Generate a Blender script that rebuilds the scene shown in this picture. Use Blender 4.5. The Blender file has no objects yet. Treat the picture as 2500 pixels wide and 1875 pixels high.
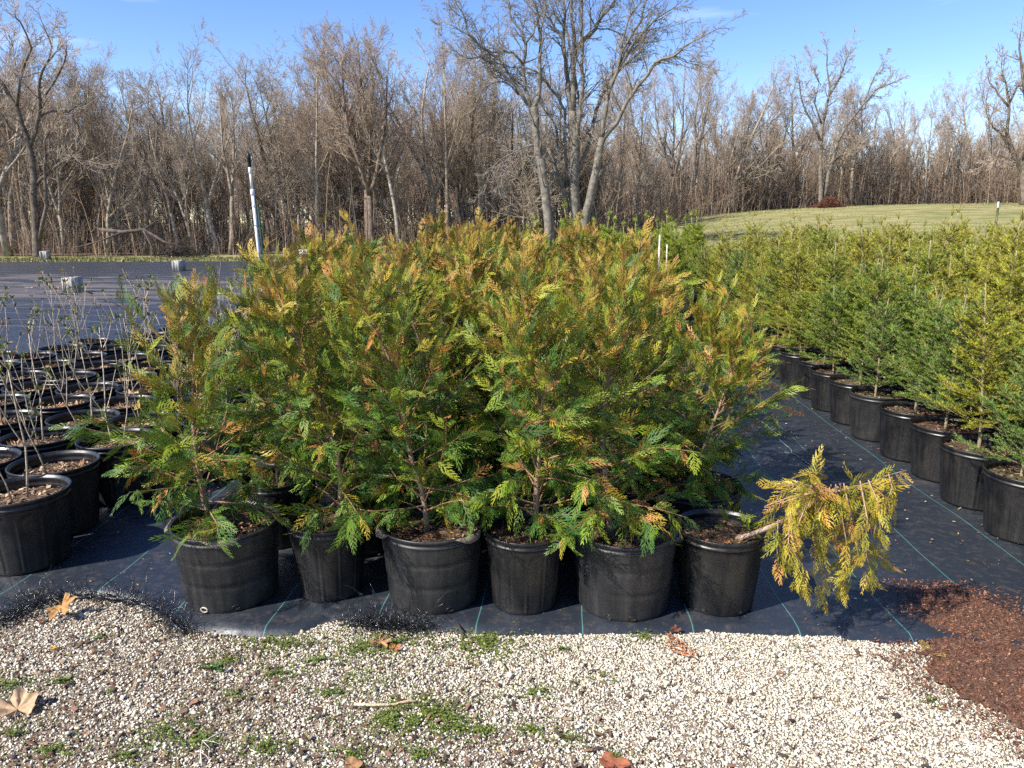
import bpy, math, random
import numpy as np
from mathutils import Vector, Matrix
from math import radians, sin, cos, tan, pi

scene = bpy.context.scene
COL = scene.collection
R_ = random.Random(11)
NP = np.random.default_rng(7)

# ------------------------------------------------------------------ camera, world, sun, exposure
PITCH, YAW, FPX, CH = radians(12.5), radians(3.0), 1785.0, 1.4
cam = bpy.data.cameras.new('camera')
cam.sensor_width = 36.0
cam.lens = 36.0 * FPX / 2500.0
cam.clip_start = 0.05
cam.clip_end = 3000
camo = bpy.data.objects.new('camera', cam)
COL.objects.link(camo)
camo.location = (0, 0, CH)
camo.rotation_euler = (pi / 2 - PITCH, 0, YAW)
scene.camera = camo

SUN_EL = radians(43)
SUN_TRAVEL = radians(35)                     # direction the light travels, from +X towards +Y
sx, sy = -cos(SUN_TRAVEL), -sin(SUN_TRAVEL)  # where the sun stands
world = bpy.data.worlds.new('World')
scene.world = world
world.use_nodes = True
wn, wl = world.node_tree.nodes, world.node_tree.links
wn.clear()
sky = wn.new('ShaderNodeTexSky')
sky.sky_type = 'NISHITA'
sky.sun_disc = False
sky.sun_elevation = SUN_EL
sky.sun_rotation = math.atan2(sx, sy)
sky.altitude = 250
sky.air_density = 0.9
sky.dust_density = 0.05
sky.ozone_density = 2.0
tc = wn.new('ShaderNodeTexCoord')
mp = wn.new('ShaderNodeMapping')
mp.inputs['Rotation'].default_value = (0, radians(-14), 0)
mp.inputs['Scale'].default_value = (1.3, 1.3, 11)
cn = wn.new('ShaderNodeTexNoise')
cn.inputs['Scale'].default_value = 1.6
cn.inputs['Detail'].default_value = 7
cn.inputs['Roughness'].default_value = 0.55
cr = wn.new('ShaderNodeValToRGB')
cr.color_ramp.elements[0].position = 0.60
cr.color_ramp.elements[0].color = (0, 0, 0, 1)
cr.color_ramp.elements[1].position = 0.86
cr.color_ramp.elements[1].color = (0.35, 0.35, 0.35, 1)
hs = wn.new('ShaderNodeHueSaturation')
hs.inputs['Hue'].default_value = 0.513
hs.inputs['Saturation'].default_value = 1.2
hs.inputs['Value'].default_value = 1.0
mx = wn.new('ShaderNodeMixRGB')
mx.inputs['Color2'].default_value = (9.0, 9.6, 10.2, 1)
bg = wn.new('ShaderNodeBackground')
bg.inputs['Strength'].default_value = 0.122
out = wn.new('ShaderNodeOutputWorld')
wl.new(tc.outputs['Generated'], mp.inputs['Vector'])
wl.new(mp.outputs['Vector'], cn.inputs['Vector'])
wl.new(cn.outputs['Fac'], cr.inputs['Fac'])
wl.new(sky.outputs['Color'], hs.inputs['Color'])
wl.new(hs.outputs['Color'], mx.inputs['Color1'])
wl.new(cr.outputs['Color'], mx.inputs['Fac'])
wl.new(mx.outputs['Color'], bg.inputs['Color'])
wl.new(bg.outputs['Background'], out.inputs['Surface'])

sun = bpy.data.lights.new('sun', 'SUN')
sun.energy = 4.8
sun.angle = radians(0.53)
sun.color = (1.0, 0.945, 0.86)
suno = bpy.data.objects.new('sun', sun)
COL.objects.link(suno)
suno.rotation_euler = Vector((cos(SUN_TRAVEL) * cos(SUN_EL), sin(SUN_TRAVEL) * cos(SUN_EL), -sin(SUN_EL))).to_track_quat('-Z', 'Y').to_euler()

scene.view_settings.view_transform = 'Standard'
scene.view_settings.look = 'None'
scene.view_settings.gamma = 1
scene.cycles.use_denoising = False
scene.view_settings.exposure = 0.95
scene.view_settings.use_curve_mapping = False

# ------------------------------------------------------------------ helpers
FWD = np.array([-sin(YAW) * cos(PITCH), cos(YAW) * cos(PITCH), -sin(PITCH)])
RGT = np.array([cos(YAW), sin(YAW), 0.0])
UPV = np.cross(RGT, FWD)


def ray(px, py):
    return FWD + RGT * (px - 1250) / FPX + UPV * (937.5 - py) / FPX


def gp(px, py, z=0.0):
    d = ray(px, py)
    t = (z - CH) / d[2]
    return float(d[0] * t), float(d[1] * t)


def wp(px, py, Y):
    d = ray(px, py)
    t = Y / d[1]
    return Vector((float(d[0] * t), Y, float(CH + d[2] * t)))


def smooth(t):
    t = np.clip(t, 0, 1)
    return t * t * (3 - 2 * t)


def hz(x, y):
    """height of the terrain: flat nursery yard, low rise to the right behind it"""
    return 2.75 * smooth((np.asarray(y, float) - 13) / 42) * (1 - np.exp(-np.maximum(np.asarray(x, float) + 1, 0) / 9)) * smooth((np.asarray(x, float) + 1) / 4)


_T = NP.random((256, 256))


def noise2(x, y, s=1.0):
    x, y = np.asarray(x, float) * s + 57.3, np.asarray(y, float) * s + 91.7
    xi, yi = np.floor(x).astype(int), np.floor(y).astype(int)
    fx, fy = smooth(x - xi), smooth(y - yi)
    g = lambda a, b: _T[a % 256, b % 256]
    return (g(xi, yi) * (1 - fx) + g(xi + 1, yi) * fx) * (1 - fy) + (g(xi, yi + 1) * (1 - fx) + g(xi + 1, yi + 1) * fx) * fy


def fbm(x, y, s=1.0):
    return 0.5 * noise2(x, y, s) + 0.3 * noise2(x, y, s * 2.3) + 0.2 * noise2(x, y, s * 5.1)


def mk(name, V, faces, mat=None, col=None, smooth_=False):
    me = bpy.data.meshes.new(name)
    V = np.ascontiguousarray(V, dtype=np.float32).reshape(-1, 3)
    if not isinstance(faces, list):
        faces = [faces]
    faces = [np.asarray(f, dtype=np.int32) for f in faces if len(f)]
    me.vertices.add(len(V))
    me.vertices.foreach_set('co', V.ravel())
    nl = sum(f.size for f in faces)
    nf = sum(len(f) for f in faces)
    me.loops.add(nl)
    me.loops.foreach_set('vertex_index', np.concatenate([f.ravel() for f in faces]))
    me.polygons.add(nf)
    st = np.concatenate([np.full(len(f), f.shape[1]) for f in faces])
    ls = np.concatenate([[0], np.cumsum(st)[:-1]]).astype(np.int32)
    me.polygons.foreach_set('loop_start', ls)
    if smooth_:
        me.polygons.foreach_set('use_smooth', np.ones(nf, dtype=bool))
    if col is not None:
        c = np.ones((len(V), 4), dtype=np.float32)
        c[:, :3] = col
        a = me.color_attributes.new('Col', 'FLOAT_COLOR', 'POINT')
        a.data.foreach_set('color', c.ravel())
    me.update(calc_edges=True)
    if mat:
        me.materials.append(mat)
    return me


def link(name, me, parent=None, loc=(0, 0, 0), rotz=0.0, scale=None):
    o = bpy.data.objects.new(name, me)
    COL.objects.link(o)
    o.location = loc
    o.rotation_euler = (0, 0, rotz)
    if scale:
        o.scale = scale if not isinstance(scale, (int, float)) else (scale,) * 3
    if parent:
        o.parent = parent
    return o


def tag(o, label=None, cat=None, group=None, kind=None):
    if label:
        o['label'] = label
    if cat:
        o['category'] = cat
    if group:
        o['group'] = group
    if kind:
        o['kind'] = kind
    return o


def thing(name, label, cat, loc=(0, 0, 0), rotz=0.0, group=None, scale=1.0):
    o = bpy.data.objects.new(name, None)
    COL.objects.link(o)
    o.location = loc
    o.rotation_euler = (0, 0, rotz)
    o.scale = (scale,) * 3
    o.empty_display_size = 0.1
    return tag(o, label, cat, group)


ORD = ['first', 'second', 'third', 'fourth', 'fifth', 'sixth', 'seventh', 'eighth', 'ninth', 'tenth', 'eleventh', 'twelfth',
       'thirteenth', 'fourteenth', 'fifteenth', 'sixteenth', 'seventeenth', 'eighteenth', 'nineteenth', 'twentieth']
_tens = ['', '', 'twenty', 'thirty', 'forty', 'fifty', 'sixty', 'seventy', 'eighty', 'ninety']
_tord = ['', '', 'twentieth', 'thirtieth', 'fortieth', 'fiftieth', 'sixtieth', 'seventieth', 'eightieth', 'ninetieth']


def ordw(i):
    if i < 20:
        return ORD[i]
    n = i + 1
    if n % 10 == 0:
        return _tord[n // 10]
    return _tens[n // 10] + '-' + ORD[n % 10 - 1]


class Acc:
    """collects vertex / face arrays into one mesh"""

    def __init__(s):
        s.V, s.F, s.C, s.n = [], {3: [], 4: []}, [], 0

    def add(s, V, F, c=None):
        V = np.asarray(V, float).reshape(-1, 3)
        F = np.asarray(F, int)
        if len(F) == 0:
            return
        s.V.append(V)
        s.F[F.shape[1]].append(F + s.n)
        c = (0.5, 0.5, 0.5) if c is None else c
        s.C.append(np.broadcast_to(np.asarray(c, float), (len(V), 3)))
        s.n += len(V)

    def mesh(s, name, mat, smooth_=False):
        return mk(name, np.concatenate(s.V), [np.concatenate(s.F[k]) for k in (3, 4) if s.F[k]], mat,
                  np.concatenate(s.C), smooth_)


def frames(D):
    D = D / np.maximum(np.linalg.norm(D, axis=1, keepdims=True), 1e-9)
    a = np.where(np.abs(D[:, 2:3]) < 0.9, np.array([[0, 0, 1.0]]), np.array([[1.0, 0, 0]]))
    U = np.cross(D, a)
    U /= np.maximum(np.linalg.norm(U, axis=1, keepdims=True), 1e-9)
    W = np.cross(D, U)
    return D, U, W


def seg_tubes(acc, segs, n=3, c=None):
    """many separate tapered segments; segs rows = x0 y0 z0 x1 y1 z1 r0 r1"""
    S = np.asarray(segs, float)
    if len(S) == 0:
        return
    P0, P1, r0, r1 = S[:, :3], S[:, 3:6], S[:, 6], S[:, 7]
    D, U, W = frames(P1 - P0)
    rings = []
    for P, r in ((P0, r0), (P1, r1)):
        for k in range(n):
            a = 2 * pi * k / n
            rings.append(P + (U * cos(a) + W * sin(a)) * r[:, None])
    V = np.stack(rings, axis=1)
    m = len(S)
    base = (np.arange(m) * 2 * n)[:, None]
    F = []
    for k in range(n):
        k2 = (k + 1) % n
        F.append(np.concatenate([base + k, base + k2, base + n + k2, base + n + k], axis=1))
    if c is not None and np.ndim(c) == 2:
        c = np.repeat(np.asarray(c), 2 * n, axis=0)
    acc.add(V.reshape(-1, 3), np.concatenate(F), c)


def poly_tube(acc, pts, rad, n=7, c=None, rough=0.0):
    P = np.asarray(pts, float)
    m = len(P)
    r = np.broadcast_to(np.asarray(rad, float), (m,))
    T = np.gradient(P, axis=0)
    D, U, W = frames(T)
    for i in range(1, m):     # parallel transport
        u = U[i - 1] - D[i] * np.dot(U[i - 1], D[i])
        u /= max(np.linalg.norm(u), 1e-9)
        U[i] = u
        W[i] = np.cross(D[i], u)
    a = np.arange(n) * 2 * pi / n
    rr = r[:, None] * (1 + rough * (NP.random((m, n)) - 0.5) * 2)
    V = P[:, None, :] + (U[:, None, :] * np.cos(a)[None, :, None] + W[:, None, :] * np.sin(a)[None, :, None]) * rr[:, :, None]
    V = V.reshape(-1, 3)
    F = []
    for i in range(m - 1):
        for k in range(n):
            k2 = (k + 1) % n
            F.append((i * n + k, i * n + k2, (i + 1) * n + k2, (i + 1) * n + k))
    V = np.concatenate([V, P[:1], P[-1:]])
    acc.add(V, F, c)
    T3 = [((k + 1) % n, k, m * n) for k in range(n)] + [((m - 1) * n + k, (m - 1) * n + (k + 1) % n, m * n + 1) for k in range(n)]
    acc.F[3].append(np.asarray(T3) + acc.n - len(V))


def lathe(acc, prof, n=64, c=None, fn=None):
    m = len(prof)
    a = np.arange(n) * 2 * pi / n
    V = np.zeros((m, n, 3))
    for i, (r, z) in enumerate(prof):
        rr = np.full(n, r)
        if fn:
            rr = rr + fn(i, a, z)
        V[i, :, 0] = rr * np.cos(a)
        V[i, :, 1] = rr * np.sin(a)
        V[i, :, 2] = z
    I = np.arange(m - 1)[:, None] * n
    K = np.arange(n)[None, :]
    K2 = (K + 1) % n
    F = np.stack([I + K, I + K2, I + n + K2, I + n + K], axis=-1).reshape(-1, 4)
    acc.add(V.reshape(-1, 3), F, c)


# ------------------------------------------------------------------ materials
def new_mat(name):
    m = bpy.data.materials.new(name)
    m.use_nodes = True
    return m, m.node_tree.nodes, m.node_tree.links, m.node_tree.nodes['Principled BSDF']


def mat_attr(name, rough=0.6, spec=0.3, transl=0.0, noise=0.25, nscale=60, bump=0.0, sheen=0):
    """colour from the Col attribute, broken up by noise; optional light coming through (leaves)"""
    m, N, L, B = new_mat(name)
    at = N.new('ShaderNodeAttribute')
    at.attribute_name = 'Col'
    tcn = N.new('ShaderNodeTexCoord')
    nz = N.new('ShaderNodeTexNoise')
    nz.inputs['Scale'].default_value = nscale
    nz.inputs['Detail'].default_value = 3
    L.new(tcn.outputs['Object'], nz.inputs['Vector'])
    mr = N.new('ShaderNodeMapRange')
    mr.inputs['From Min'].default_value = 0.3
    mr.inputs['From Max'].default_value = 0.7
    mr.inputs['To Min'].default_value = 1 - noise
    mr.inputs['To Max'].default_value = 1 + noise
    L.new(nz.outputs['Fac'], mr.inputs['Value'])
    vm = N.new('ShaderNodeVectorMath')
    vm.operation = 'SCALE'
    L.new(at.outputs['Color'], vm.inputs[0])
    L.new(mr.outputs['Result'], vm.inputs['Scale'])
    L.new(vm.outputs['Vector'], B.inputs['Base Color'])
    B.inputs['Roughness'].default_value = rough
    B.inputs['Specular IOR Level'].default_value = spec
    if bump:
        bp = N.new('ShaderNodeBump')
        bp.inputs['Strength'].default_value = bump
        bp.inputs['Distance'].default_value = 0.01
        L.new(nz.outputs['Fac'], bp.inputs['Height'])
        L.new(bp.outputs['Normal'], B.inputs['Normal'])
    if transl:
        tr = N.new('ShaderNodeBsdfTranslucent')
        L.new(vm.outputs['Vector'], tr.inputs['Color'])
        ms = N.new('ShaderNodeMixShader')
        ms.inputs['Fac'].default_value = transl
        L.new(B.outputs['BSDF'], ms.inputs[1])
        L.new(tr.outputs['BSDF'], ms.inputs[2])
        L.new(ms.outputs['Shader'], N['Material Output'].inputs['Surface'])
    return m


def mat_noise(name, c1, c2, scale=8, rough=0.8, spec=0.3, bump=0.3, bdist=0.01, detail=6, p1=0.35, p2=0.65, bscale=None, stretch=None):
    m, N, L, B = new_mat(name)
    tcn = N.new('ShaderNodeTexCoord')
    src = tcn.outputs['Object']
    if stretch:
        mpn = N.new('ShaderNodeMapping')
        mpn.inputs['Scale'].default_value = stretch
        L.new(src, mpn.inputs['Vector'])
        src = mpn.outputs['Vector']
    nz = N.new('ShaderNodeTexNoise')
    nz.inputs['Scale'].default_value = scale
    nz.inputs['Detail'].default_value = detail
    nz.inputs['Roughness'].default_value = 0.65
    L.new(src, nz.inputs['Vector'])
    rp = N.new('ShaderNodeValToRGB')
    rp.color_ramp.elements[0].position = p1
    rp.color_ramp.elements[0].color = (*c1, 1)
    rp.color_ramp.elements[1].position = p2
    rp.color_ramp.elements[1].color = (*c2, 1)
    L.new(nz.outputs['Fac'], rp.inputs['Fac'])
    L.new(rp.outputs['Color'], B.inputs['Base Color'])
    B.inputs['Roughness'].default_value = rough
    B.inputs['Specular IOR Level'].default_value = spec
    if bump:
        n2 = N.new('ShaderNodeTexNoise')
        n2.inputs['Scale'].default_value = bscale or scale * 3
        n2.inputs['Detail'].default_value = 4
        L.new(src, n2.inputs['Vector'])
        bp = N.new('ShaderNodeBump')
        bp.inputs['Strength'].default_value = bump
        bp.inputs['Distance'].default_value = bdist
        L.new(n2.outputs['Fac'], bp.inputs['Height'])
        L.new(bp.outputs['Normal'], B.inputs['Normal'])
    return m


M_leafscale = mat_attr('arborvitae foliage', rough=0.55, spec=0.28, transl=0.10, noise=0.22, nscale=45)
M_needle = mat_attr('conifer needles', rough=0.45, spec=0.45, transl=0.15, noise=0.2, nscale=30)
M_bark_young = mat_attr('young bark', rough=0.75, spec=0.2, noise=0.35, nscale=120, bump=0.4)
M_bark = mat_attr('tree bark', rough=0.9, spec=0.1, noise=0.45, nscale=6, bump=0.8)
M_twig = mat_attr('bare twigs', rough=0.85, spec=0.15, noise=0.2, nscale=3)
M_deadleaf = mat_attr('dead leaf', rough=0.7, spec=0.2, transl=0.15, noise=0.25, nscale=90)
M_stone = mat_attr('gravel stones', rough=0.85, spec=0.2, noise=0.16, nscale=260)
M_weed = mat_attr('weed leaves', rough=0.5, spec=0.4, transl=0.25, noise=0.25, nscale=70)
M_chip = mat_attr('mulch chips', rough=0.85, spec=0.2, noise=0.3, nscale=150)
M_soil = mat_noise('potting soil', (0.035, 0.022, 0.014), (0.13, 0.085, 0.05), scale=60, rough=0.95, bump=0.9, bdist=0.012, bscale=120)
M_soil_moss = mat_noise('mossy potting soil', (0.05, 0.035, 0.02), (0.12, 0.12, 0.05), scale=40, rough=0.95, bump=0.9, bdist=0.012, bscale=120)
M_dirt = mat_noise('dirt between stones', (0.11, 0.08, 0.055), (0.26, 0.20, 0.145), scale=30, rough=0.95, bump=0.8, bdist=0.01)
M_mulch = mat_noise('bark mulch', (0.07, 0.036, 0.024), (0.18, 0.095, 0.06), scale=90, rough=0.9, bump=1.0, bdist=0.01, bscale=180)
M_field = mat_noise('dry grass field', (0.15, 0.16, 0.05), (0.34, 0.29, 0.14), scale=0.7, rough=0.95, spec=0.1, bump=0.6, bdist=0.05, detail=12, bscale=20, stretch=(0.8, 1.7, 1))
M_floor = mat_noise('leaf littered wood floor', (0.10, 0.07, 0.045), (0.22, 0.16, 0.11), scale=1.6, rough=0.95, spec=0.1, bump=0.8, bdist=0.1)
M_black_metal = mat_noise('black plastic nozzle', (0.012, 0.012, 0.013), (0.03, 0.03, 0.03), scale=30, rough=0.4, bump=0.1)
M_pvc = mat_noise('white pvc', (0.62, 0.63, 0.64), (0.78, 0.78, 0.78), scale=12, rough=0.35, bump=0.05)
M_greenpaint = mat_noise('green painted steel', (0.012, 0.05, 0.03), (0.025, 0.085, 0.05), scale=20, rough=0.5, bump=0.1)
M_whitepaint = mat_noise('white painted steel', (0.6, 0.6, 0.6), (0.8, 0.8, 0.8), scale=20, rough=0.5, bump=0.1)
M_concrete = mat_noise('concrete block', (0.27, 0.25, 0.22), (0.47, 0.44, 0.39), scale=14, rough=0.95, spec=0.1, bump=0.6, bdist=0.01, bscale=90)
M_stake = mat_noise('weathered bamboo', (0.32, 0.28, 0.2), (0.6, 0.55, 0.44), scale=30, rough=0.7, bump=0.2)
M_palerim = mat_noise('scuffed plastic edge', (0.45, 0.42, 0.33), (0.62, 0.58, 0.48), scale=60, rough=0.8, bump=0.2)
M_hole = mat_noise('painted hole shade', (0.006, 0.005, 0.004), (0.05, 0.04, 0.02), scale=160, rough=0.95, bump=0.6)  # near-black colour painted for the shade inside the drain holes
M_fray = mat_noise('frayed black threads', (0.006, 0.006, 0.007), (0.02, 0.02, 0.022), scale=30, rough=0.25, spec=0.6, bump=0)


def pot_material(name, base, dirt, dirt_amt, rough):
    m, N, L, B = new_mat(name)
    tcn = N.new('ShaderNodeTexCoord')
    oi = N.new('ShaderNodeObjectInfo')
    add = N.new('ShaderNodeVectorMath')
    add.operation = 'ADD'
    L.new(tcn.outputs['Object'], add.inputs[0])
    cmb = N.new('ShaderNodeCombineXYZ')
    mul = N.new('ShaderNodeMath')
    mul.operation = 'MULTIPLY'
    mul.inputs[1].default_value = 37.0
    L.new(oi.outputs['Random'], mul.inputs[0])
    L.new(mul.outputs[0], cmb.inputs[0])
    L.new(cmb.outputs[0], add.inputs[1])
    nz = N.new('ShaderNodeTexNoise')
    nz.inputs['Scale'].default_value = 9
    nz.inputs['Detail'].default_value = 9
    nz.inputs['Roughness'].default_value = 0.7
    L.new(add.outputs[0], nz.inputs['Vector'])
    st = N.new('ShaderNodeMapping')
    st.inputs['Scale'].default_value = (45, 45, 2.5)
    L.new(add.outputs[0], st.inputs['Vector'])
    n2 = N.new('ShaderNodeTexNoise')
    n2.inputs['Scale'].default_value = 1
    n2.inputs['Detail'].default_value = 4
    L.new(st.outputs[0], n2.inputs['Vector'])
    mm = N.new('ShaderNodeMath')
    mm.operation = 'MULTIPLY'
    L.new(nz.outputs['Fac'], mm.inputs[0])
    L.new(n2.outputs['Fac'], mm.inputs[1])
    mr = N.new('ShaderNodeMapRange')
    mr.inputs['From Min'].default_value = 0.2
    mr.inputs['From Max'].default_value = 0.42
    mr.inputs['To Min'].default_value = 0
    mr.inputs['To Max'].default_value = dirt_amt
    L.new(mm.outputs[0], mr.inputs['Value'])
    # small pale specks
    vo = N.new('ShaderNodeTexNoise')
    vo.inputs['Scale'].default_value = 170
    vo.inputs['Detail'].default_value = 1
    L.new(add.outputs[0], vo.inputs['Vector'])
    ms = N.new('ShaderNodeMapRange')
    ms.inputs['From Min'].default_value = 0.73
    ms.inputs['From Max'].default_value = 0.78
    ms.inputs['To Max'].default_value = 0.6
    L.new(vo.outputs['Fac'], ms.inputs['Value'])
    mxn = N.new('ShaderNodeMath')
    mxn.operation = 'MAXIMUM'
    L.new(mr.outputs['Result'], mxn.inputs[0])
    L.new(ms.outputs['Result'], mxn.inputs[1])
    mix = N.new('ShaderNodeMixRGB')
    mix.inputs['Color1'].default_value = (*base, 1)
    mix.inputs['Color2'].default_value = (*dirt, 1)
    L.new(mxn.outputs[0], mix.inputs['Fac'])
    L.new(mix.outputs['Color'], B.inputs['Base Color'])
    rr = N.new('ShaderNodeMapRange')
    rr.inputs['From Min'].default_value = 0.3
    rr.inputs['From Max'].default_value = 0.7
    rr.inputs['To Min'].default_value = rough - 0.08
    rr.inputs['To Max'].default_value = rough + 0.2
    L.new(nz.outputs['Fac'], rr.inputs['Value'])
    L.new(rr.outputs['Result'], B.inputs['Roughness'])
    B.inputs['Specular IOR Level'].default_value = 0.5
    n3 = N.new('ShaderNodeTexNoise')
    n3.inputs['Scale'].default_value = 260
    L.new(tcn.outputs['Object'], n3.inputs['Vector'])
    bp = N.new('ShaderNodeBump')
    bp.inputs['Strength'].default_value = 0.25
    bp.inputs['Distance'].default_value = 0.001
    L.new(n3.outputs['Fac'], bp.inputs['Height'])
    L.new(bp.outputs['Normal'], B.inputs['Normal'])
    return m


M_pot = pot_material('black nursery pot', (0.0075, 0.0078, 0.009), (0.09, 0.078, 0.06), 0.22, 0.33)
M_potgrey = pot_material('faded black nursery pot', (0.013, 0.0135, 0.015), (0.11, 0.10, 0.085), 0.24, 0.38)


def fabric_material():
    """woven black ground cloth: fine weave relief, pale woven ticks, a green thread every 0.37 m, dirt stains"""
    m, N, L, B = new_mat('woven ground fabric')
    tcn = N.new('ShaderNodeTexCoord')
    geo = tcn.outputs['Object']
    wob = N.new('ShaderNodeTexNoise')
    wob.inputs['Scale'].default_value = 0.8
    wob.inputs['Detail'].default_value = 2
    L.new(geo, wob.inputs['Vector'])
    sep = N.new('ShaderNodeSeparateXYZ')
    L.new(geo, sep.inputs[0])

    def M(op, a, b=None, c=None):
        n = N.new('ShaderNodeMath')
        n.operation = op
        for i, v in enumerate((a, b, c)):
            if v is None:
                continue
            if isinstance(v, (int, float)):
                n.inputs[i].default_value = v
            else:
                L.new(v, n.inputs[i])
        return n.outputs[0]

    def MR(v, a, b, c, d):
        n = N.new('ShaderNodeMapRange')
        n.inputs['From Min'].default_value = a
        n.inputs['From Max'].default_value = b
        n.inputs['To Min'].default_value = c
        n.inputs['To Max'].default_value = d
        L.new(v, n.inputs['Value'])
        return n.outputs['Result']
    X = M('ADD', sep.outputs['X'], M('MULTIPLY', M('SUBTRACT', wob.outputs['Fac'], 0.5), 0.10))
    fr = M('ABSOLUTE', M('SUBTRACT', M('FRACT', M('DIVIDE', M('ADD', X, 40.015), 0.37)), 0.5))
    line = M('LESS_THAN', fr, 0.0052)
    # stripes that run across on the empty bed at the left (pale seams)
    Y2 = M('ADD', M('ADD', sep.outputs['Y'], M('MULTIPLY', sep.outputs['X'], 0.18)), M('MULTIPLY', wob.outputs['Fac'], 0.25))
    fr2 = M('ABSOLUTE', M('SUBTRACT', M('FRACT', M('DIVIDE', Y2, 0.62)), 0.5))
    line2 = M('MULTIPLY', M('LESS_THAN', fr2, 0.028), M('GREATER_THAN', sep.outputs['Y'], 8.9))
    # dirt
    big = N.new('ShaderNodeTexNoise')
    big.inputs['Scale'].default_value = 1.1
    big.inputs['Detail'].default_value = 8
    big.inputs['Roughness'].default_value = 0.62
    bmp = N.new('ShaderNodeMapping')
    bmp.inputs['Scale'].default_value = (0.5, 1.3, 1)
    L.new(geo, bmp.inputs['Vector'])
    L.new(bmp.outputs[0], big.inputs['Vector'])
    band = M('MULTIPLY', MR(sep.outputs['Y'], 11, 13.5, 0, 1), MR(sep.outputs['Y'], 17, 21, 1, 0))
    dirt = MR(M('ADD', big.outputs['Fac'], M('MULTIPLY', band, 0.20)), 0.61, 0.73, 0, 0.8)
    fine = N.new('ShaderNodeTexNoise')
    fine.inputs['Scale'].default_value = 26
    fine.inputs['Detail'].default_value = 8
    fine.inputs['Roughness'].default_value = 0.75
    L.new(geo, fine.inputs['Vector'])
    dirt = M('MULTIPLY', dirt, MR(fine.outputs['Fac'], 0.35, 0.62, 0.25, 1))
    speck = MR(fine.outputs['Fac'], 0.50, 0.76, 0, 0.38)
    dirt = M('MAXIMUM', dirt, speck)
    mix = N.new('ShaderNodeMixRGB')
    mix.inputs['Color1'].default_value = (0.021, 0.027, 0.037, 1)
    mix.inputs['Color2'].default_value = (0.15, 0.105, 0.075, 1)
    L.new(dirt, mix.inputs['Fac'])
    mix2 = N.new('ShaderNodeMixRGB')
    mix2.inputs['Color2'].default_value = (0.12, 0.42, 0.36, 1)
    L.new(mix.outputs[0], mix2.inputs['Color1'])
    L.new(M('MULTIPLY', line, 0.42), mix2.inputs['Fac'])
    mix3 = N.new('ShaderNodeMixRGB')
    mix3.inputs['Color2'].default_value = (0.22, 0.24, 0.28, 1)
    L.new(mix2.outputs[0], mix3.inputs['Color1'])
    L.new(M('MULTIPLY', line2, 0.45), mix3.inputs['Fac'])
    L.new(mix3.outputs[0], B.inputs['Base Color'])
    L.new(MR(dirt, 0, 0.7, 0.31, 0.9), B.inputs['Roughness'])
    B.inputs['Specular IOR Level'].default_value = 0.75
    wv = N.new('ShaderNodeTexWave')
    wv.wave_type = 'BANDS'
    wv.bands_direction = 'Y'
    wv.inputs['Scale'].default_value = 130
    wv.inputs['Distortion'].default_value = 1.0
    L.new(geo, wv.inputs['Vector'])
    wr = N.new('ShaderNodeTexNoise')
    wr.inputs['Scale'].default_value = 7
    wr.inputs['Detail'].default_value = 5
    L.new(geo, wr.inputs['Vector'])
    hgt = M('ADD', M('MULTIPLY', wv.outputs['Fac'], 0.06), M('MULTIPLY', wr.outputs['Fac'], 1.0))
    bp = N.new('ShaderNodeBump')
    bp.inputs['Strength'].default_value = 0.4
    bp.inputs['Distance'].default_value = 0.015
    L.new(hgt, bp.inputs['Height'])
    L.new(bp.outputs['Normal'], B.inputs['Normal'])
    return m


M_fabric = fabric_material()


def grid_mesh(name, xs, ys, zf, mat, mask=None):
    X, Y = np.meshgrid(xs, ys)
    Z = zf(X, Y)
    V = np.stack([X, Y, Z], -1).reshape(-1, 3)
    nx, ny = len(xs), len(ys)
    I = (np.arange(ny - 1)[:, None] * nx + np.arange(nx - 1)[None, :]).ravel()
    F = np.stack([I, I + 1, I + nx + 1, I + nx], -1)
    if mask is not None:
        mk_ = mask(X, Y).ravel()
        F = F[mk_[F].all(axis=1)]
    return mk(name, V, F, mat, smooth_=True)


# ------------------------------------------------------------------ the setting
xs = np.concatenate([np.linspace(-900, -70, 12), np.linspace(-60, 70, 105), np.linspace(80, 900, 12)])
ys = np.concatenate([np.linspace(-60, -2, 8), np.linspace(0, 90, 76), np.linspace(100, 1400, 14)])
tag(link('ground', grid_mesh('ground', xs, ys, lambda x, y: hz(x, y) + 0.12 * (noise2(x, y, 0.12) - 0.5) * smooth((y - 24) / 10), M_field)), kind='structure')

tag(link('gravel_path', grid_mesh('gravel_path', np.linspace(-6, 6, 60), np.linspace(-3, 2.75, 40), lambda x, y: 0.004 + 0 * x, M_dirt)), kind='structure')

edge_px = [(-500, 1590), (-250, 1560), (0, 1512), (60, 1490), (110, 1468), (180, 1455), (270, 1455), (330, 1475), (380, 1500), (440, 1535), (511, 1547), (575, 1556),
           (639, 1559), (700, 1557), (735, 1550), (800, 1522), (850, 1520), (900, 1532), (940, 1538), (1053, 1543), (1166, 1552), (1225, 1556), (1347, 1553),
           (1480, 1551), (1618, 1553), (1722, 1546), (1828, 1549), (1877, 1553), (1966, 1557), (2031, 1554), (2068, 1567), (2109, 1566), (2149, 1576),
           (2231, 1574), (2312, 1579), (2500, 1600), (2800, 1620)]
edge = np.array([gp(*p) for p in edge_px])
exs = np.linspace(-5.5, 7, 1250)
ey = np.interp(exs, edge[:, 0], edge[:, 1]) + 0.006 * (noise2(exs, exs * 0, 18) - 0.5)


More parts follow.
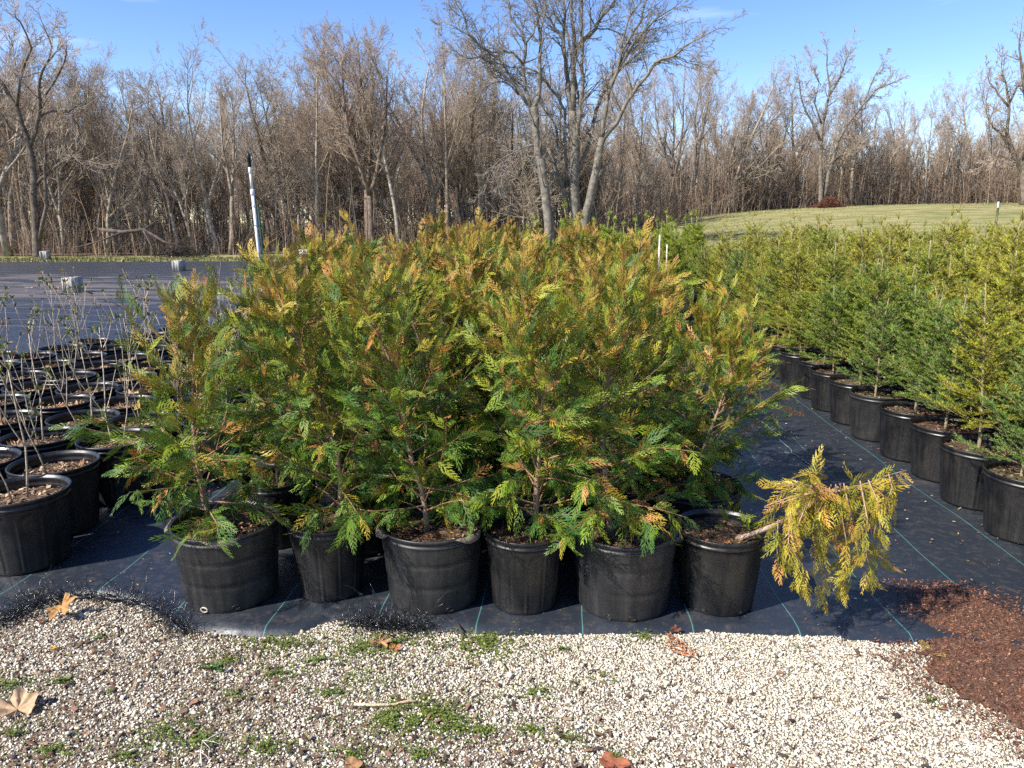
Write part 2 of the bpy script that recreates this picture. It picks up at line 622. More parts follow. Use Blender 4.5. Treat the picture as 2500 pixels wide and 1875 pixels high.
def fabric_front():
    """sheet from the wavy front edge back under the pots, the front hem dropping to the gravel"""
    vs = np.concatenate([[0, 0.004, 0.012, 0.03, 0.05, 0.08, 0.12, 0.17], np.linspace(0.23, 1.0, 12)])
    V = []
    for v in vs:
        y = ey + (3.4 - ey) * v
        w = smooth(v / 0.03)
        z = 0.006 + w * 0.005 + 0.016 * smooth(1 - v / 0.28) * w * fbm(exs, y * 0.9, 5.0)
        if v == 0:
            z = np.full_like(exs, 0.0045)
        V.append(np.stack([exs, y, z], -1))
    V = np.concatenate(V)
    nx, ny = len(exs), len(vs)
    I = (np.arange(ny - 1)[:, None] * nx + np.arange(nx - 1)[None, :]).ravel()
    F = np.stack([I, I + 1, I + nx + 1, I + nx], -1)
    return mk('ground_fabric', V, F, M_fabric, smooth_=True)


def far_edge(x):
    return np.where(x < 0, 27.8 + 0.12 * x, 27.8 - 1.1 * x)


tag(link('ground_fabric', fabric_front()), kind='structure')
fab = grid_mesh('ground_fabric', np.linspace(-26, 12.5, 120), np.linspace(3.4, 28.5, 100), lambda x, y: 0.011 + hz(x, y) + 0 * x, M_fabric,
                mask=lambda x, y: (y < far_edge(x)) & ((x > -5.4) | (y > 3.5)) & ((x < 7) | (y > 3.5)) & ~((x > 2) & (y > 12.6)))
tag(link('ground_fabric', fab), kind='structure')
gw = grid_mesh('far_ground_fabric', np.linspace(15.2, 22, 16), np.linspace(24.5, 26.2, 5), lambda x, y: hz(x, y) + 0.06 + 0 * x, M_fabric)
tag(link('far_ground_fabric', gw), kind='structure')

wood_front_pts = np.array([(-70, 29.5), (-24, 29.5), (-12, 31.0), (-4, 33.0), (3, 37), (8, 45), (13, 51), (22, 54), (34, 56), (80, 60)])


def wf(x):
    return np.interp(x, wood_front_pts[:, 0], wood_front_pts[:, 1])


fl = grid_mesh('wood_floor', np.linspace(-70, 80, 130), np.linspace(28, 130, 80), lambda x, y: hz(x, y) + 0.12 * (noise2(x, y, 0.12) - 0.5) * smooth((y - 24) / 10) + 0.03 + 0 * x, M_floor,
               mask=lambda x, y: y > wf(x) - 0.6 + 1.2 * noise2(x, y, 0.7))
tag(link('wood_floor', fl), kind='structure')

# tufts of dry and green grass along the far edge of the fabric and on the rise
acc = Acc()
n = 9000
gx = NP.uniform(-24, 9, n)
gy = far_edge(gx) + NP.uniform(-0.1, 2.6, n) ** 1.0
k2 = 14000
gx = np.concatenate([gx, NP.uniform(4, 44, k2)])
t = NP.random(k2)
gy = np.concatenate([gy, 20 + t * (wf(gx[n:]) - 19)])
n = len(gx)
h = NP.uniform(0.03, 0.12, n)
h[9000:] *= 0.6
a = NP.uniform(0, 2 * pi, n)
wd = NP.uniform(0.02, 0.05, n)
g0 = np.stack([gx, gy, hz(gx, gy) + 0.0], -1)
d = np.stack([np.cos(a), np.sin(a), 0 * a], -1) * wd[:, None]
tip = g0 + np.stack([NP.normal(0, 0.03, n), NP.normal(0, 0.03, n), h], -1)
V = np.stack([g0 - d, g0 + d, tip], 1).reshape(-1, 3)
cc = np.where(NP.random(n)[:, None] < 0.5, np.array([[0.13, 0.16, 0.04]]), np.array([[0.3, 0.25, 0.12]])) * NP.uniform(0.7, 1.2, (n, 1))
acc.add(V, np.arange(n * 3).reshape(-1, 3), np.repeat(cc, 3, axis=0))
tag(link('grass_tufts', acc.mesh('grass_tufts', M_weed)), 'short dry and green grass along the fabric edge and up the field', 'grass', kind='stuff')

# ------------------------------------------------------------------ bare trees
BARKS = [(0.25, 0.2, 0.15), (0.31, 0.265, 0.215), (0.17, 0.13, 0.10), (0.28, 0.235, 0.175)]
TWC = [(0.37, 0.285, 0.21), (0.42, 0.34, 0.265), (0.33, 0.245, 0.175)]


def rnd_perp(d, rng):
    v = Vector((rng.gauss(0, 1), rng.gauss(0, 1), rng.gauss(0, 1)))
    v -= d * v.dot(d)
    return v.normalized()


def branch(p, d, L, r, lvl, maxlvl, rng, limbs, twigs, up=0.06, wob=0.16, dens=1.0, rmin=0.006, ang=(28, 58), start=0.3):
    nseg = {0: 13, 1: 8, 2: 5, 3: 3}.get(lvl, 2)
    step = L / nseg
    pts, rad = [p.copy()], [r]
    for i in range(nseg):
        d = (d + rnd_perp(d, rng) * wob * rng.uniform(0.3, 1.0) + Vector((0, 0, up))).normalized()
        p2 = p + d * step
        t = (i + 1) / nseg
        r2 = max(rmin, r * (1 - 0.78 * t))
        pts.append(p2.copy())
        rad.append(r2)
        if lvl < maxlvl and t > start * 0.9:
            nb = {0: 1.25, 1: 1.35, 2: 1.45, 3: 1.3}.get(lvl, 1) * dens
            nb = int(nb) + (rng.random() < nb % 1)
            for _ in range(nb):
                a = radians(rng.uniform(*ang))
                cd = (d * cos(a) + rnd_perp(d, rng) * sin(a)).normalized()
                cl = L * rng.uniform(0.38, 0.62) * (1.1 - 0.55 * t)
                branch(p + (p2 - p) * rng.random(), cd, cl, max(rmin, r2 * rng.uniform(0.45, 0.7)), lvl + 1, maxlvl, rng, limbs, twigs,
                       up * (1.0 if lvl == 0 else 0.35), wob * 1.1, dens, rmin, ang, 0.15)
        p = p2
    if lvl <= 1 and maxlvl >= 4:          # the limb ends in a spray of twigs, not in a bare rod
        for _ in range(3 if lvl == 0 else 2):
            a = radians(rng.uniform(12, 35))
            cd = (d * cos(a) + rnd_perp(d, rng) * sin(a)).normalized()
            branch(p, cd, L * rng.uniform(0.13, 0.2) * (1 if lvl == 0 else 1.6), rad[-1] * 0.8, 2, maxlvl, rng, limbs, twigs, up * 0.3, wob * 1.5, dens, rmin, ang, 0.05)
    if lvl <= 1:
        limbs.append((pts, rad, lvl))
    else:
        for i in range(nseg):
            twigs.append((*pts[i], *pts[i + 1], rad[i], rad[i + 1]))


def tree_meshes(name, limbs, twigs, bark, twc, rng, sides=(8, 5), fine=0.5):
    ta = Acc()
    for pts, rad, lvl in limbs:
        poly_tube(ta, pts, rad, sides[0] if lvl == 0 else sides[1], bark, rough=0.06)
    ca = Acc()
    T = np.asarray(twigs)
    f = np.clip((T[:, 6] - 0.006) / 0.03, 0, 1)[:, None]
    c = np.asarray(twc)[None, :] * (1 - f) + np.asarray(bark)[None, :] * f
    c = c * NP.uniform(0.8, 1.2, (len(T), 1))
    seg_tubes(ca, T, 3, c)
    return ta.mesh(name + '_trunk', M_bark, True), ca.mesh(name + '_crown', M_twig)


protos = []          # generic trees about 8 m tall: (trunk mesh, crown mesh)
for i in range(10):
    rng = random.Random(100 + i)
    limbs, twigs = [], []
    style = i % 5
    H = 8.0
    if style in (0, 3):      # straight forest tree, narrow crown
        branch(Vector((0, 0, -0.1)), Vector((rng.gauss(0, 0.04), rng.gauss(0, 0.04), 1)).normalized(), H * 0.96, 0.10, 0, 4, rng, limbs, twigs,
               up=0.10, wob=0.07, dens=0.86, ang=(22, 42), start=0.42, rmin=0.0045)
    elif style in (1, 4):    # forked low, rising limbs
        base = Vector((0, 0, -0.1))
        fk = rng.uniform(0.22, 0.36) * H
        top = Vector((rng.gauss(0, 0.2), rng.gauss(0, 0.2), fk))
        limbs.append(([base, base.lerp(top, 0.35) + Vector((0.05, 0, 0)), base.lerp(top, 0.7) + Vector((0.03, 0.02, 0)), top, top + Vector((0, 0, 0.12))], [0.15, 0.125, 0.11, 0.10, 0.03], 0))
        k = rng.choice((2, 3))
        for q in range(k):
            az = 2 * pi * q / k + rng.random()
            tl = radians(rng.uniform(10, 26))
            branch(top, Vector((sin(tl) * cos(az), sin(tl) * sin(az), cos(tl))), (H - fk) * rng.uniform(0.85, 1.05), 0.092, 0, 4, rng, limbs, twigs,
                   up=0.07, wob=0.11, dens=0.72, ang=(22, 45), start=0.2, rmin=0.0045)
    else:                    # spreading edge tree
        branch(Vector((0, 0, -0.1)), Vector((rng.gauss(0, 0.06), rng.gauss(0, 0.06), 1)).normalized(), H * 0.93, 0.14, 0, 4, rng, limbs, twigs,
               up=0.06, wob=0.12, dens=0.95, ang=(35, 62), start=0.25, rmin=0.0045)
    protos.append(tree_meshes('bare_tree', limbs, twigs, BARKS[i % 4], TWC[i % 3], rng))

# traced main limbs: pixel polylines of the photograph given distance and depth of their own
def traced_tree(label, Y, polys, seed, name='bare_tree', origin=(0, 0), sc=1.0, twig_r=0.007, bark=BARKS[1], twc=TWC[1], dens=1.0, sub=0.16, ground=None):
    rng = random.Random(seed)
    limbs, twigs = [], []
    allp = []
    for j, (pts, w0, w1) in enumerate(polys):
        m = len(pts)
        pw = []
        drift = rng.uniform(-0.35, 0.35)
        for i, (x, y) in enumerate(pts):
            dy = 0 if j == 0 else drift * (i / max(1, m - 1)) * (2.5 if m > 4 else 1.0)
            pw.append(wp(origin[0] + x * sc, origin[1] + y * sc, Y + dy))
        # subdivide with wobble
        P, Rr = [pw[0]], [w0]
        for i in range(m - 1):
            for q in (0.5, 1.0):
                v = pw[i].lerp(pw[i + 1], q)
                if q < 1:
                    v = v + Vector((rng.gauss(0, 0.03), rng.gauss(0, 0.05), rng.gauss(0, 0.02)))
                P.append(v)
                Rr.append(w0 + (w1 - w0) * ((i + q) / (m - 1)))
        px_m = Y / FPX * sc * (0.6 if 'large' in name else 0.5)
        rad = [max(0.012, w * px_m) for w in Rr]
        limbs.append((P, rad, 0 if j == 0 else 1))
        for i in range(2, len(P) - 1):
            if P[i].z < 2.0 and j == 0:
                continue
            d0 = (P[i + 1] - P[i]).normalized()
            for _ in range(int(dens) + (rng.random() < dens % 1)):
                a = radians(rng.uniform(28, 65))
                cd = (d0 * cos(a) + rnd_perp(d0, rng) * sin(a)).normalized()
                L = rng.uniform(0.6, 1.9) * (1.0 if i < len(P) * 0.7 else 0.8)
                branch(P[i], cd, L, min(rad[i] * 0.5, 0.035), 2, 4, rng, limbs, twigs, up=0.05, wob=0.2, dens=1.0, rmin=twig_r, start=0.1)
        dd = (P[-1] - P[-2]).normalized()
        branch(P[-1], dd, rng.uniform(0.8, 1.5), min(rad[-1], 0.03), 2, 4, rng, limbs, twigs, up=0.05, wob=0.18, dens=1.1, rmin=twig_r, start=0.05)
    base = limbs[0][0][0].copy()
    gz = float(hz(base.x, base.y))
    # run the trunk down to the ground
    P, rad, _ = limbs[0]
    if P[0].z > gz:
        P.insert(0, Vector((base.x + 0.02, base.y, gz - 0.1)))
        rad.insert(0, rad[0] * 1.25)
    off = Vector((base.x, base.y, gz))
    limbs = [([p - off for p in P], r, l) for P, r, l in limbs]
    twigs = [(a - off.x, b - off.y, c - off.z, d - off.x, e - off.y, f - off.z, g, h) for a, b, c, d, e, f, g, h in twigs]
    tm, cm = tree_meshes(name, limbs, twigs, bark, twc, rng)
    r = thing(name, label, 'tree', off)
    link('trunk', tm, r)
    link('crown', cm, r)
    return r


O1, S1 = (1000, 0), 0.3617
BIGB = (0.17, 0.15, 0.12)
traced_tree('tall bare tree forking into a high fan, leftmost of the three large trees', 28.0, [
    ([(942, 1520), (915, 1300), (890, 1100), (865, 950), (850, 800), (835, 720)], 52, 36),
    ([(835, 730), (870, 650), (880, 500), (885, 300), (865, 150), (858, 60), (790, -60), (760, -160)], 26, 8),
    ([(815, 720), (780, 600), (765, 430), (785, 300), (760, 220), (690, 130), (680, 40), (640, -80)], 22, 6),
    ([(800, 710), (730, 590), (640, 520), (570, 430), (480, 380), (400, 395), (330, 360)], 20, 5),
    ([(745, 640), (700, 530), (640, 440), (560, 370), (470, 310), (400, 230), (380, 130), (300, 10)], 20, 5),
    ([(765, 430), (700, 355), (640, 345), (560, 355), (450, 290), (330, 200), (240, 145)], 14, 4),
    ([(735, 640), (660, 560), (560, 560), (500, 590)], 10, 4),
    ([(780, 300), (840, 220), (860, 150)], 12, 8),
    ([(860, 970), (760, 1000), (660, 1050), (580, 1110), (540, 1180)], 9, 4),
], 5, 'large_bare_tree', O1, S1, bark=BIGB, twc=(0.25, 0.215, 0.175), dens=1.25)
traced_tree('tall bare tree with several upright stems, middle of the three large trees', 28.8, [
    ([(1118, 1520), (1108, 1250), (1118, 1000), (1110, 860), (1095, 750)], 62, 40),
    ([(1115, 1250), (1125, 1050), (1135, 850), (1155, 700), (1170, 550), (1160, 430), (1165, 270), (1160, 120), (1165, -40), (1150, -180)], 30, 8),
    ([(1100, 850), (1085, 700), (1070, 550), (1055, 400), (1040, 250), (1050, 100), (1045, -60), (1010, -190)], 32, 8),
    ([(1053, 400), (1040, 300), (1000, 220), (950, 130), (910, 90), (880, 20)], 18, 6),
    ([(1100, 800), (1105, 550), (1120, 350), (1180, 260), (1260, 190), (1300, 110), (1390, 0), (1450, -90)], 34, 8),
    ([(1120, 400), (1110, 250), (1090, 100), (1085, -60), (1110, -170)], 22, 7),
    ([(1260, 190), (1340, 195), (1430, 230), (1460, 260)], 9, 4),
    ([(1075, 1500), (1040, 1280), (965, 1090), (935, 1000)], 34, 20),
    ([(1060, 1250), (1050, 1000), (1050, 750), (1000, 650), (920, 550), (880, 500), (800, 460), (700, 455), (620, 440)], 20, 5),
    ([(1000, 1000), (1000, 930), (960, 800), (920, 755)], 16, 8),
    ([(1130, 1200), (1200, 1010), (1240, 830), (1300, 640), (1380, 500)], 22, 16),
    ([(1150, 700), (1060, 200), (980, 100), (940, 0), (900, -100)], 14, 5),
], 6, 'large_bare_tree', O1, S1, bark=BIGB, twc=(0.25, 0.215, 0.175), dens=1.2)
traced_tree('tall bare tree leaning right with a long limb, rightmost of the three large trees', 28.3, [
    ([(1185, 1470), (1235, 1260), (1275, 1050), (1300, 930)], 50, 34),
    ([(1300, 930), (1330, 700), (1360, 550), (1430, 450), (1500, 400), (1570, 340), (1590, 250)], 28, 6),
    ([(1340, 640), (1400, 480), (1430, 350), (1500, 230), (1570, 130), (1580, 60), (1610, -60)], 20, 6),
    ([(1305, 945), (1400, 830), (1470, 680), (1540, 580), (1640, 450), (1700, 400), (1780, 380), (1850, 320), (1930, 270), (2000, 235)], 26, 5),
    ([(1380, 500), (1460, 380), (1520, 280), (1640, 150), (1720, 90), (1800, 40)], 20, 5),
    ([(1410, 480), (1430, 300), (1480, 120), (1560, 20), (1600, -90)], 14, 5),
    ([(1780, 380), (1850, 400), (1910, 430)], 8, 3),
], 7, 'large_bare_tree', O1, S1, bark=BIGB, twc=(0.25, 0.215, 0.175), dens=1.25)
traced_tree('broad bare tree with two diverging stems above the dead red shrub at the field edge', 50.5, [
    ([(840, 1360), (838, 1180), (840, 1000), (850, 850), (880, 720), (900, 600), (880, 450), (880, 320)], 30, 5),
    ([(840, 950), (780, 820), (730, 730), (700, 600), (690, 520)], 16, 4),
    ([(890, 650), (960, 540), (1000, 440), (1040, 340)], 15, 4),
    ([(868, 1330), (900, 1150), (960, 950), (1050, 800), (1130, 700), (1220, 600), (1330, 560)], 28, 5),
    ([(905, 1150), (940, 1080), (990, 1050), (1080, 1000), (1140, 940)], 22, 6),
    ([(1060, 790), (1150, 650), (1200, 520), (1230, 470)], 12, 4),
    ([(850, 850), (800, 700), (830, 560), (780, 430)], 12, 4),
], 8, 'bare_tree', (1700, 0), S1, twig_r=0.012, bark=(0.17, 0.145, 0.115), dens=1.4)
traced_tree('large dark forked bare tree leaning left at the left end of the wood', 29.2, [
    ([(200, 1370), (192, 1150), (185, 980), (150, 750), (90, 580), (20, 460), (-60, 380)], 44, 12),
    ([(160, 800), (215, 600), (210, 480), (230, 380), (280, 250), (230, 130)], 24, 5),
    ([(195, 1000), (260, 940), (330, 880), (400, 840), (460, 865)], 20, 8),
    ([(212, 560), (290, 450), (350, 330), (360, 240)], 14, 4),
    ([(90, 580), (110, 420), (170, 260), (110, 120), (80, 60)], 18, 4),
    ([(200, 640), (290, 600), (370, 605), (430, 560)], 12, 5),
    ([(150, 750), (60, 700), (-40, 560)], 14, 6),
    ([(215, 1300), (250, 1120), (240, 900), (240, 760), (300, 640)], 24, 6),
], 9, 'bare_tree', (0, 0), 0.452, twig_r=0.007, bark=(0.13, 0.105, 0.085), dens=1.3)
traced_tree('spreading bare tree with thick curved limbs at the right end of the field wood', 47.0, [
    ([(2215, 1330), (2212, 1120), (2150, 1060), (2110, 950), (2100, 850), (2110, 700), (2090, 560), (2060, 450)], 40, 6),
    ([(2212, 1120), (2240, 800), (2200, 500), (2180, 330), (2190, 210)], 30, 5),
    ([(2110, 720), (2040, 640), (1980, 560), (1960, 480)], 16, 4),
    ([(2150, 1060), (2060, 900), (1980, 820), (1940, 700)], 20, 5),
    ([(2110, 700), (2160, 600), (2200, 560)], 16, 6),
    ([(2212, 1120), (2120, 1080), (2040, 1040), (1990, 1080)], 14, 5),
], 10, 'bare_tree', (1700, 0), S1, twig_r=0.012, bark=(0.16, 0.13, 0.10), dens=1.4)

# wood edge: single trees, ordinal from the left
WG = 'bare trees along the wood edge'
spots = []
x = -25.0
while x < 44:
    y = float(wf(x))
    stepx = R_.uniform(0.6, 1.1) * (y / 31)
    yy = y + R_.uniform(0.0, 5.5)
    spots.append((x + R_.uniform(-0.2, 0.2), yy))
    x += stepx
print('wood edge trees', len(spots))
tints = ['slender', 'straight', 'forked', 'crooked', 'grey', 'brown']
top_px = [(-400, 60), (0, 60), (150, 100), (220, 170), (400, 190), (640, 185), (760, 120), (880, 100), (1000, 130), (1100, 110), (1300, 150), (1650, 190), (1760, 160), (1850, 200),
          (2000, 190), (2120, 220), (2250, 225), (2400, 200), (2600, 110)]
tpx = np.array(top_px, float)
cnt = 0
styname = {0: 'straight narrow', 1: 'low forked', 2: 'spreading', 3: 'tall straight', 4: 'many limbed'}
for (x, y) in spots:
    v = R_.randrange(10)
    base_z = float(hz(x, y))
    # skyline profile of the wood turned into a height
    ddx = x * cos(YAW) + y * sin(YAW)
    ddy = -x * sin(YAW) + y * cos(YAW)
    px = 1250 + FPX / cos(PITCH) * ddx / ddy
    top = float(np.interp(px, tpx[:, 0], tpx[:, 1])) + R_.uniform(-25, 85)
    H = wp(px, top, y).z - base_z
    s = H / 8.3
    lab = '%s bare tree, %s from the left along the wood edge' % (styname[v % 5], ordw(cnt))
    r = thing('bare_tree', lab, 'tree', (x, y, base_z), R_.uniform(0, 6.28), WG)
    r.scale = (s * R_.uniform(0.9, 1.15), s * R_.uniform(0.9, 1.15), s)
    link('trunk', protos[v][0], r)
    link('crown', protos[v][1], r)
    cnt += 1

# the wood behind: one mass of instances
def scatter_wood():
    N_ = 1300
    pts, sc_, rz, idx = [], [], [], []
    while len(pts) < N_:
        x = R_.uniform(-60, 75)
        dep = R_.random() ** 1.3 * 48
        y = float(wf(x)) + 2.0 + dep
        if abs(x / y) > 0.95:
            continue
        ddx = x * cos(YAW) + y * sin(YAW)
        ddy = -x * sin(YAW) + y * cos(YAW)
        px = 1250 + FPX / cos(PITCH) * ddx / ddy
        top = float(np.interp(px, tpx[:, 0], tpx[:, 1])) + R_.uniform(90, 250) + (160 * R_.random() if dep > 6 else 0)
        zb = float(hz(x, y))
        H = wp(px, top, y).z - zb
        pts.append((x, y, zb))
        sc_.append(H / 8.3)
        rz.append(R_.uniform(0, 6.28))
        idx.append(R_.randrange(10))
    return pts, sc_, rz, idx


def instancer(name, sources, pts, scl, rz, idx, label, cat):
    me = bpy.data.meshes.new(name)
    me.from_pydata(pts, [], [])
    a = me.attributes.new('scl', 'FLOAT', 'POINT')
    a.data.foreach_set('value', np.asarray(scl, dtype=np.float32))
    a = me.attributes.new('rz', 'FLOAT', 'POINT')
    a.data.foreach_set('value', np.asarray(rz, dtype=np.float32))
    a = me.attributes.new('vid', 'INT', 'POINT')
    a.data.foreach_set('value', np.asarray(idx, dtype=np.int32))
    o = link(name, me)
    tag(o, label, cat, kind='stuff')
    ng = bpy.data.node_groups.new(name, 'GeometryNodeTree')
    ng.interface.new_socket('Geometry', in_out='INPUT', socket_type='NodeSocketGeometry')
    ng.interface.new_socket('Geometry', in_out='OUTPUT', socket_type='NodeSocketGeometry')
    nd, lk = ng.nodes, ng.links
    gi, go = nd.new('NodeGroupInput'), nd.new('NodeGroupOutput')
    join = nd.new('GeometryNodeJoinGeometry')
    lk.new(join.outputs[0], go.inputs[0])

    def attr(nm, ty):
        q = nd.new('GeometryNodeInputNamedAttribute')
        q.data_type = ty
        q.inputs['Name'].default_value = nm
        return q.outputs['Attribute']
    for i, so in enumerate(sources):
        oi = nd.new('GeometryNodeObjectInfo')
        oi.inputs['Object'].default_value = so
        oi.inputs['As Instance'].default_value = True
        oi.transform_space = 'ORIGINAL'
        cmp_ = nd.new('FunctionNodeCompare')
        cmp_.data_type = 'INT'
        cmp_.operation = 'EQUAL'
        lk.new(attr('vid', 'INT'), cmp_.inputs[2])
        cmp_.inputs[3].default_value = i // 2 if len(sources) > 12 else i
        ip = nd.new('GeometryNodeInstanceOnPoints')
        lk.new(gi.outputs[0], ip.inputs['Points'])
        lk.new(cmp_.outputs[0], ip.inputs['Selection'])
        lk.new(oi.outputs['Geometry'], ip.inputs['Instance'])
        cx = nd.new('ShaderNodeCombineXYZ')
        lk.new(attr('rz', 'FLOAT'), cx.inputs[2])
        lk.new(cx.outputs[0], ip.inputs['Rotation'])
        lk.new(attr('scl', 'FLOAT'), ip.inputs['Scale'])
        lk.new(ip.outputs[0], join.inputs[0])
    md = o.modifiers.new('scatter', 'NODES')
    md.node_group = ng
    return o


srcs = []
first = {}
for o in list(COL.objects):
    if o.type == 'MESH' and o.data and o.name.split('.')[0] in ('trunk', 'crown') and o.data.name not in first:
        first[o.data.name] = o
for tm, cm in protos:
    srcs += [first.get(tm.name), first.get(cm.name)]
if all(srcs):
    instancer('woodland', srcs, *scatter_wood(), 'dense bare wood standing behind the front trees', 'wood')

# undergrowth: arching twigs and saplings at the foot of the wood
def undergrowth():
    n = 11000
    x = NP.uniform(-26, 46, n)
    y = wf(x) + NP.uniform(-0.6, 7.0, n) + np.where(NP.random(n) < 0.4, 0, NP.uniform(0, 5, n))
    z = hz(x, y)
    k = y / 31
    h = NP.uniform(0.4, 1.7, n) * k * (0.5 + fbm(x, y, 0.25))
    sap = NP.random(n) < 0.10
    h = np.minimum(np.where(sap, h * 1.6 + NP.uniform(0.6, 1.8, n), h), 4.2)
    a = NP.uniform(0, 2 * pi, n)
    lean = np.where(sap, NP.uniform(0, 0.3, n), NP.uniform(0.1, 0.9, n)) * h
    segs, cols = [], []
    P = np.stack([x, y, z], -1)
    base = np.array([[0.215, 0.16, 0.115]]) * NP.uniform(0.75, 1.3, (n, 1)) * np.where(NP.random((n, 1)) < 0.2, [[1.25, 1.15, 1.05]], [[1, 1, 1]])
    r = np.where(sap, NP.uniform(0.014, 0.03, n), NP.uniform(0.007, 0.012, n)) * k
    D = np.stack([np.cos(a), np.sin(a), 0 * a], -1)
    pts = []
    for t in (0, 0.35, 0.7, 1.0):
        q = P + D * (lean * t ** 1.8)[:, None]
        q[:, 2] += h * (t if 1 else 0) * (1 - 0.25 * t * (lean > 0.5 * h)) - 0.05 * (t == 0)
        q += NP.normal(0, 0.03, (n, 3)) * (t > 0)
        pts.append(q)
    rr = [r, r * 0.8, r * 0.6, r * 0.35]
    for i in range(3):
        segs.append(np.concatenate([pts[i], pts[i + 1], rr[i][:, None], rr[i + 1][:, None]], 1))
        cols.append(base)
        # side twigs
        for q in range(2):
            m = NP.random(n) < 0.8
            st = pts[i][m] + (pts[i + 1][m] - pts[i][m]) * NP.random((m.sum(), 1))
            dv = NP.normal(0, 1, (m.sum(), 3))
            dv[:, 2] = np.abs(dv[:, 2]) + 0.3
            dv /= np.linalg.norm(dv, axis=1, keepdims=True)
            en = st + dv * np.minimum(h[m] * NP.uniform(0.12, 0.35, m.sum()), 0.5)[:, None]
            segs.append(np.concatenate([st, en, (r[m] * 0.5)[:, None], (r[m] * 0.3)[:, None]], 1))
            cols.append(base[m])
    acc = Acc()
    seg_tubes(acc, np.concatenate(segs), 3, np.concatenate(cols))
    return acc.mesh('undergrowth', M_twig)


tag(link('undergrowth', undergrowth()), 'brown thicket of saplings and brush at the foot of the wood', 'brush', kind='stuff')


def brush_pile(label, px, py, Y, w, h, col, name, cat, n=500, r=0.012):
    c = wp(px, py, Y)
    z = float(hz(c.x, Y))
    acc = Acc()
    P = np.stack([NP.normal(0, w * 0.35, n), NP.normal(0, w * 0.25, n), np.abs(NP.normal(0, h * 0.42, n))], -1)
    P[:, 2] *= np.clip(1.2 - np.abs(P[:, 0]) / w, 0.15, 1)
    D = NP.normal(0, 1, (n, 3)) * np.array([1, 1, 0.45])
    D /= np.linalg.norm(D, axis=1, keepdims=True)
    E = P + D * NP.uniform(0.1, 0.5, (n, 1)) * w * 0.5
    E[:, 2] = np.maximum(E[:, 2], 0.01)
    seg_tubes(acc, np.concatenate([P, E, np.full((n, 1), r), np.full((n, 1), r * 0.4)], 1), 3, np.asarray(col)[None, :] * NP.uniform(0.6, 1.3, (n, 1)))
    o = link(name, acc.mesh(name, M_twig), loc=(c.x, Y, z))
    return tag(o, label, cat)


brush_pile('dark heap of cut brush lying at the foot of the wood, left', 445, 600, 29.3, 1.3, 0.55, (0.055, 0.045, 0.038), 'brush_pile', 'brush pile', 900)
brush_pile('rust red dead cedar shrub at the top edge of the grass field', 2022, 500, 50.0, 1.15, 0.62, (0.13, 0.055, 0.035), 'dead_cedar_shrub', 'shrub', 1100, 0.022)

# fallen limb at the left
acc = Acc()
poly_tube(acc, [wp(240, 560, 28.6), wp(300, 567, 28.5), wp(350, 560, 28.4), wp(400, 590, 28.3), wp(470, 612, 28.3)], [0.07, 0.08, 0.06, 0.05, 0.02], 7, (0.1, 0.08, 0.065), rough=0.1)
poly_tube(acc, [wp(300, 567, 28.5), wp(240, 590, 28.2), wp(180, 605, 28.1)], [0.05, 0.035, 0.01], 6, (0.1, 0.08, 0.065), rough=0.1)
poly_tube(acc, [wp(350, 562, 28.4), wp(380, 540, 28.6), wp(430, 528, 28.8)], [0.04, 0.025, 0.01], 6, (0.1, 0.08, 0.065), rough=0.1)
poly_tube(acc, [wp(350, 562, 28.4), wp(372, 604, 28.4), wp(380, 630, 28.4)], [0.04, 0.03, 0.02], 6, (0.1, 0.08, 0.065), rough=0.1)
tag(link('fallen_limb', acc.mesh('fallen_limb', M_bark, True)), 'dark crooked fallen limb propped before the left part of the wood', 'fallen limb')

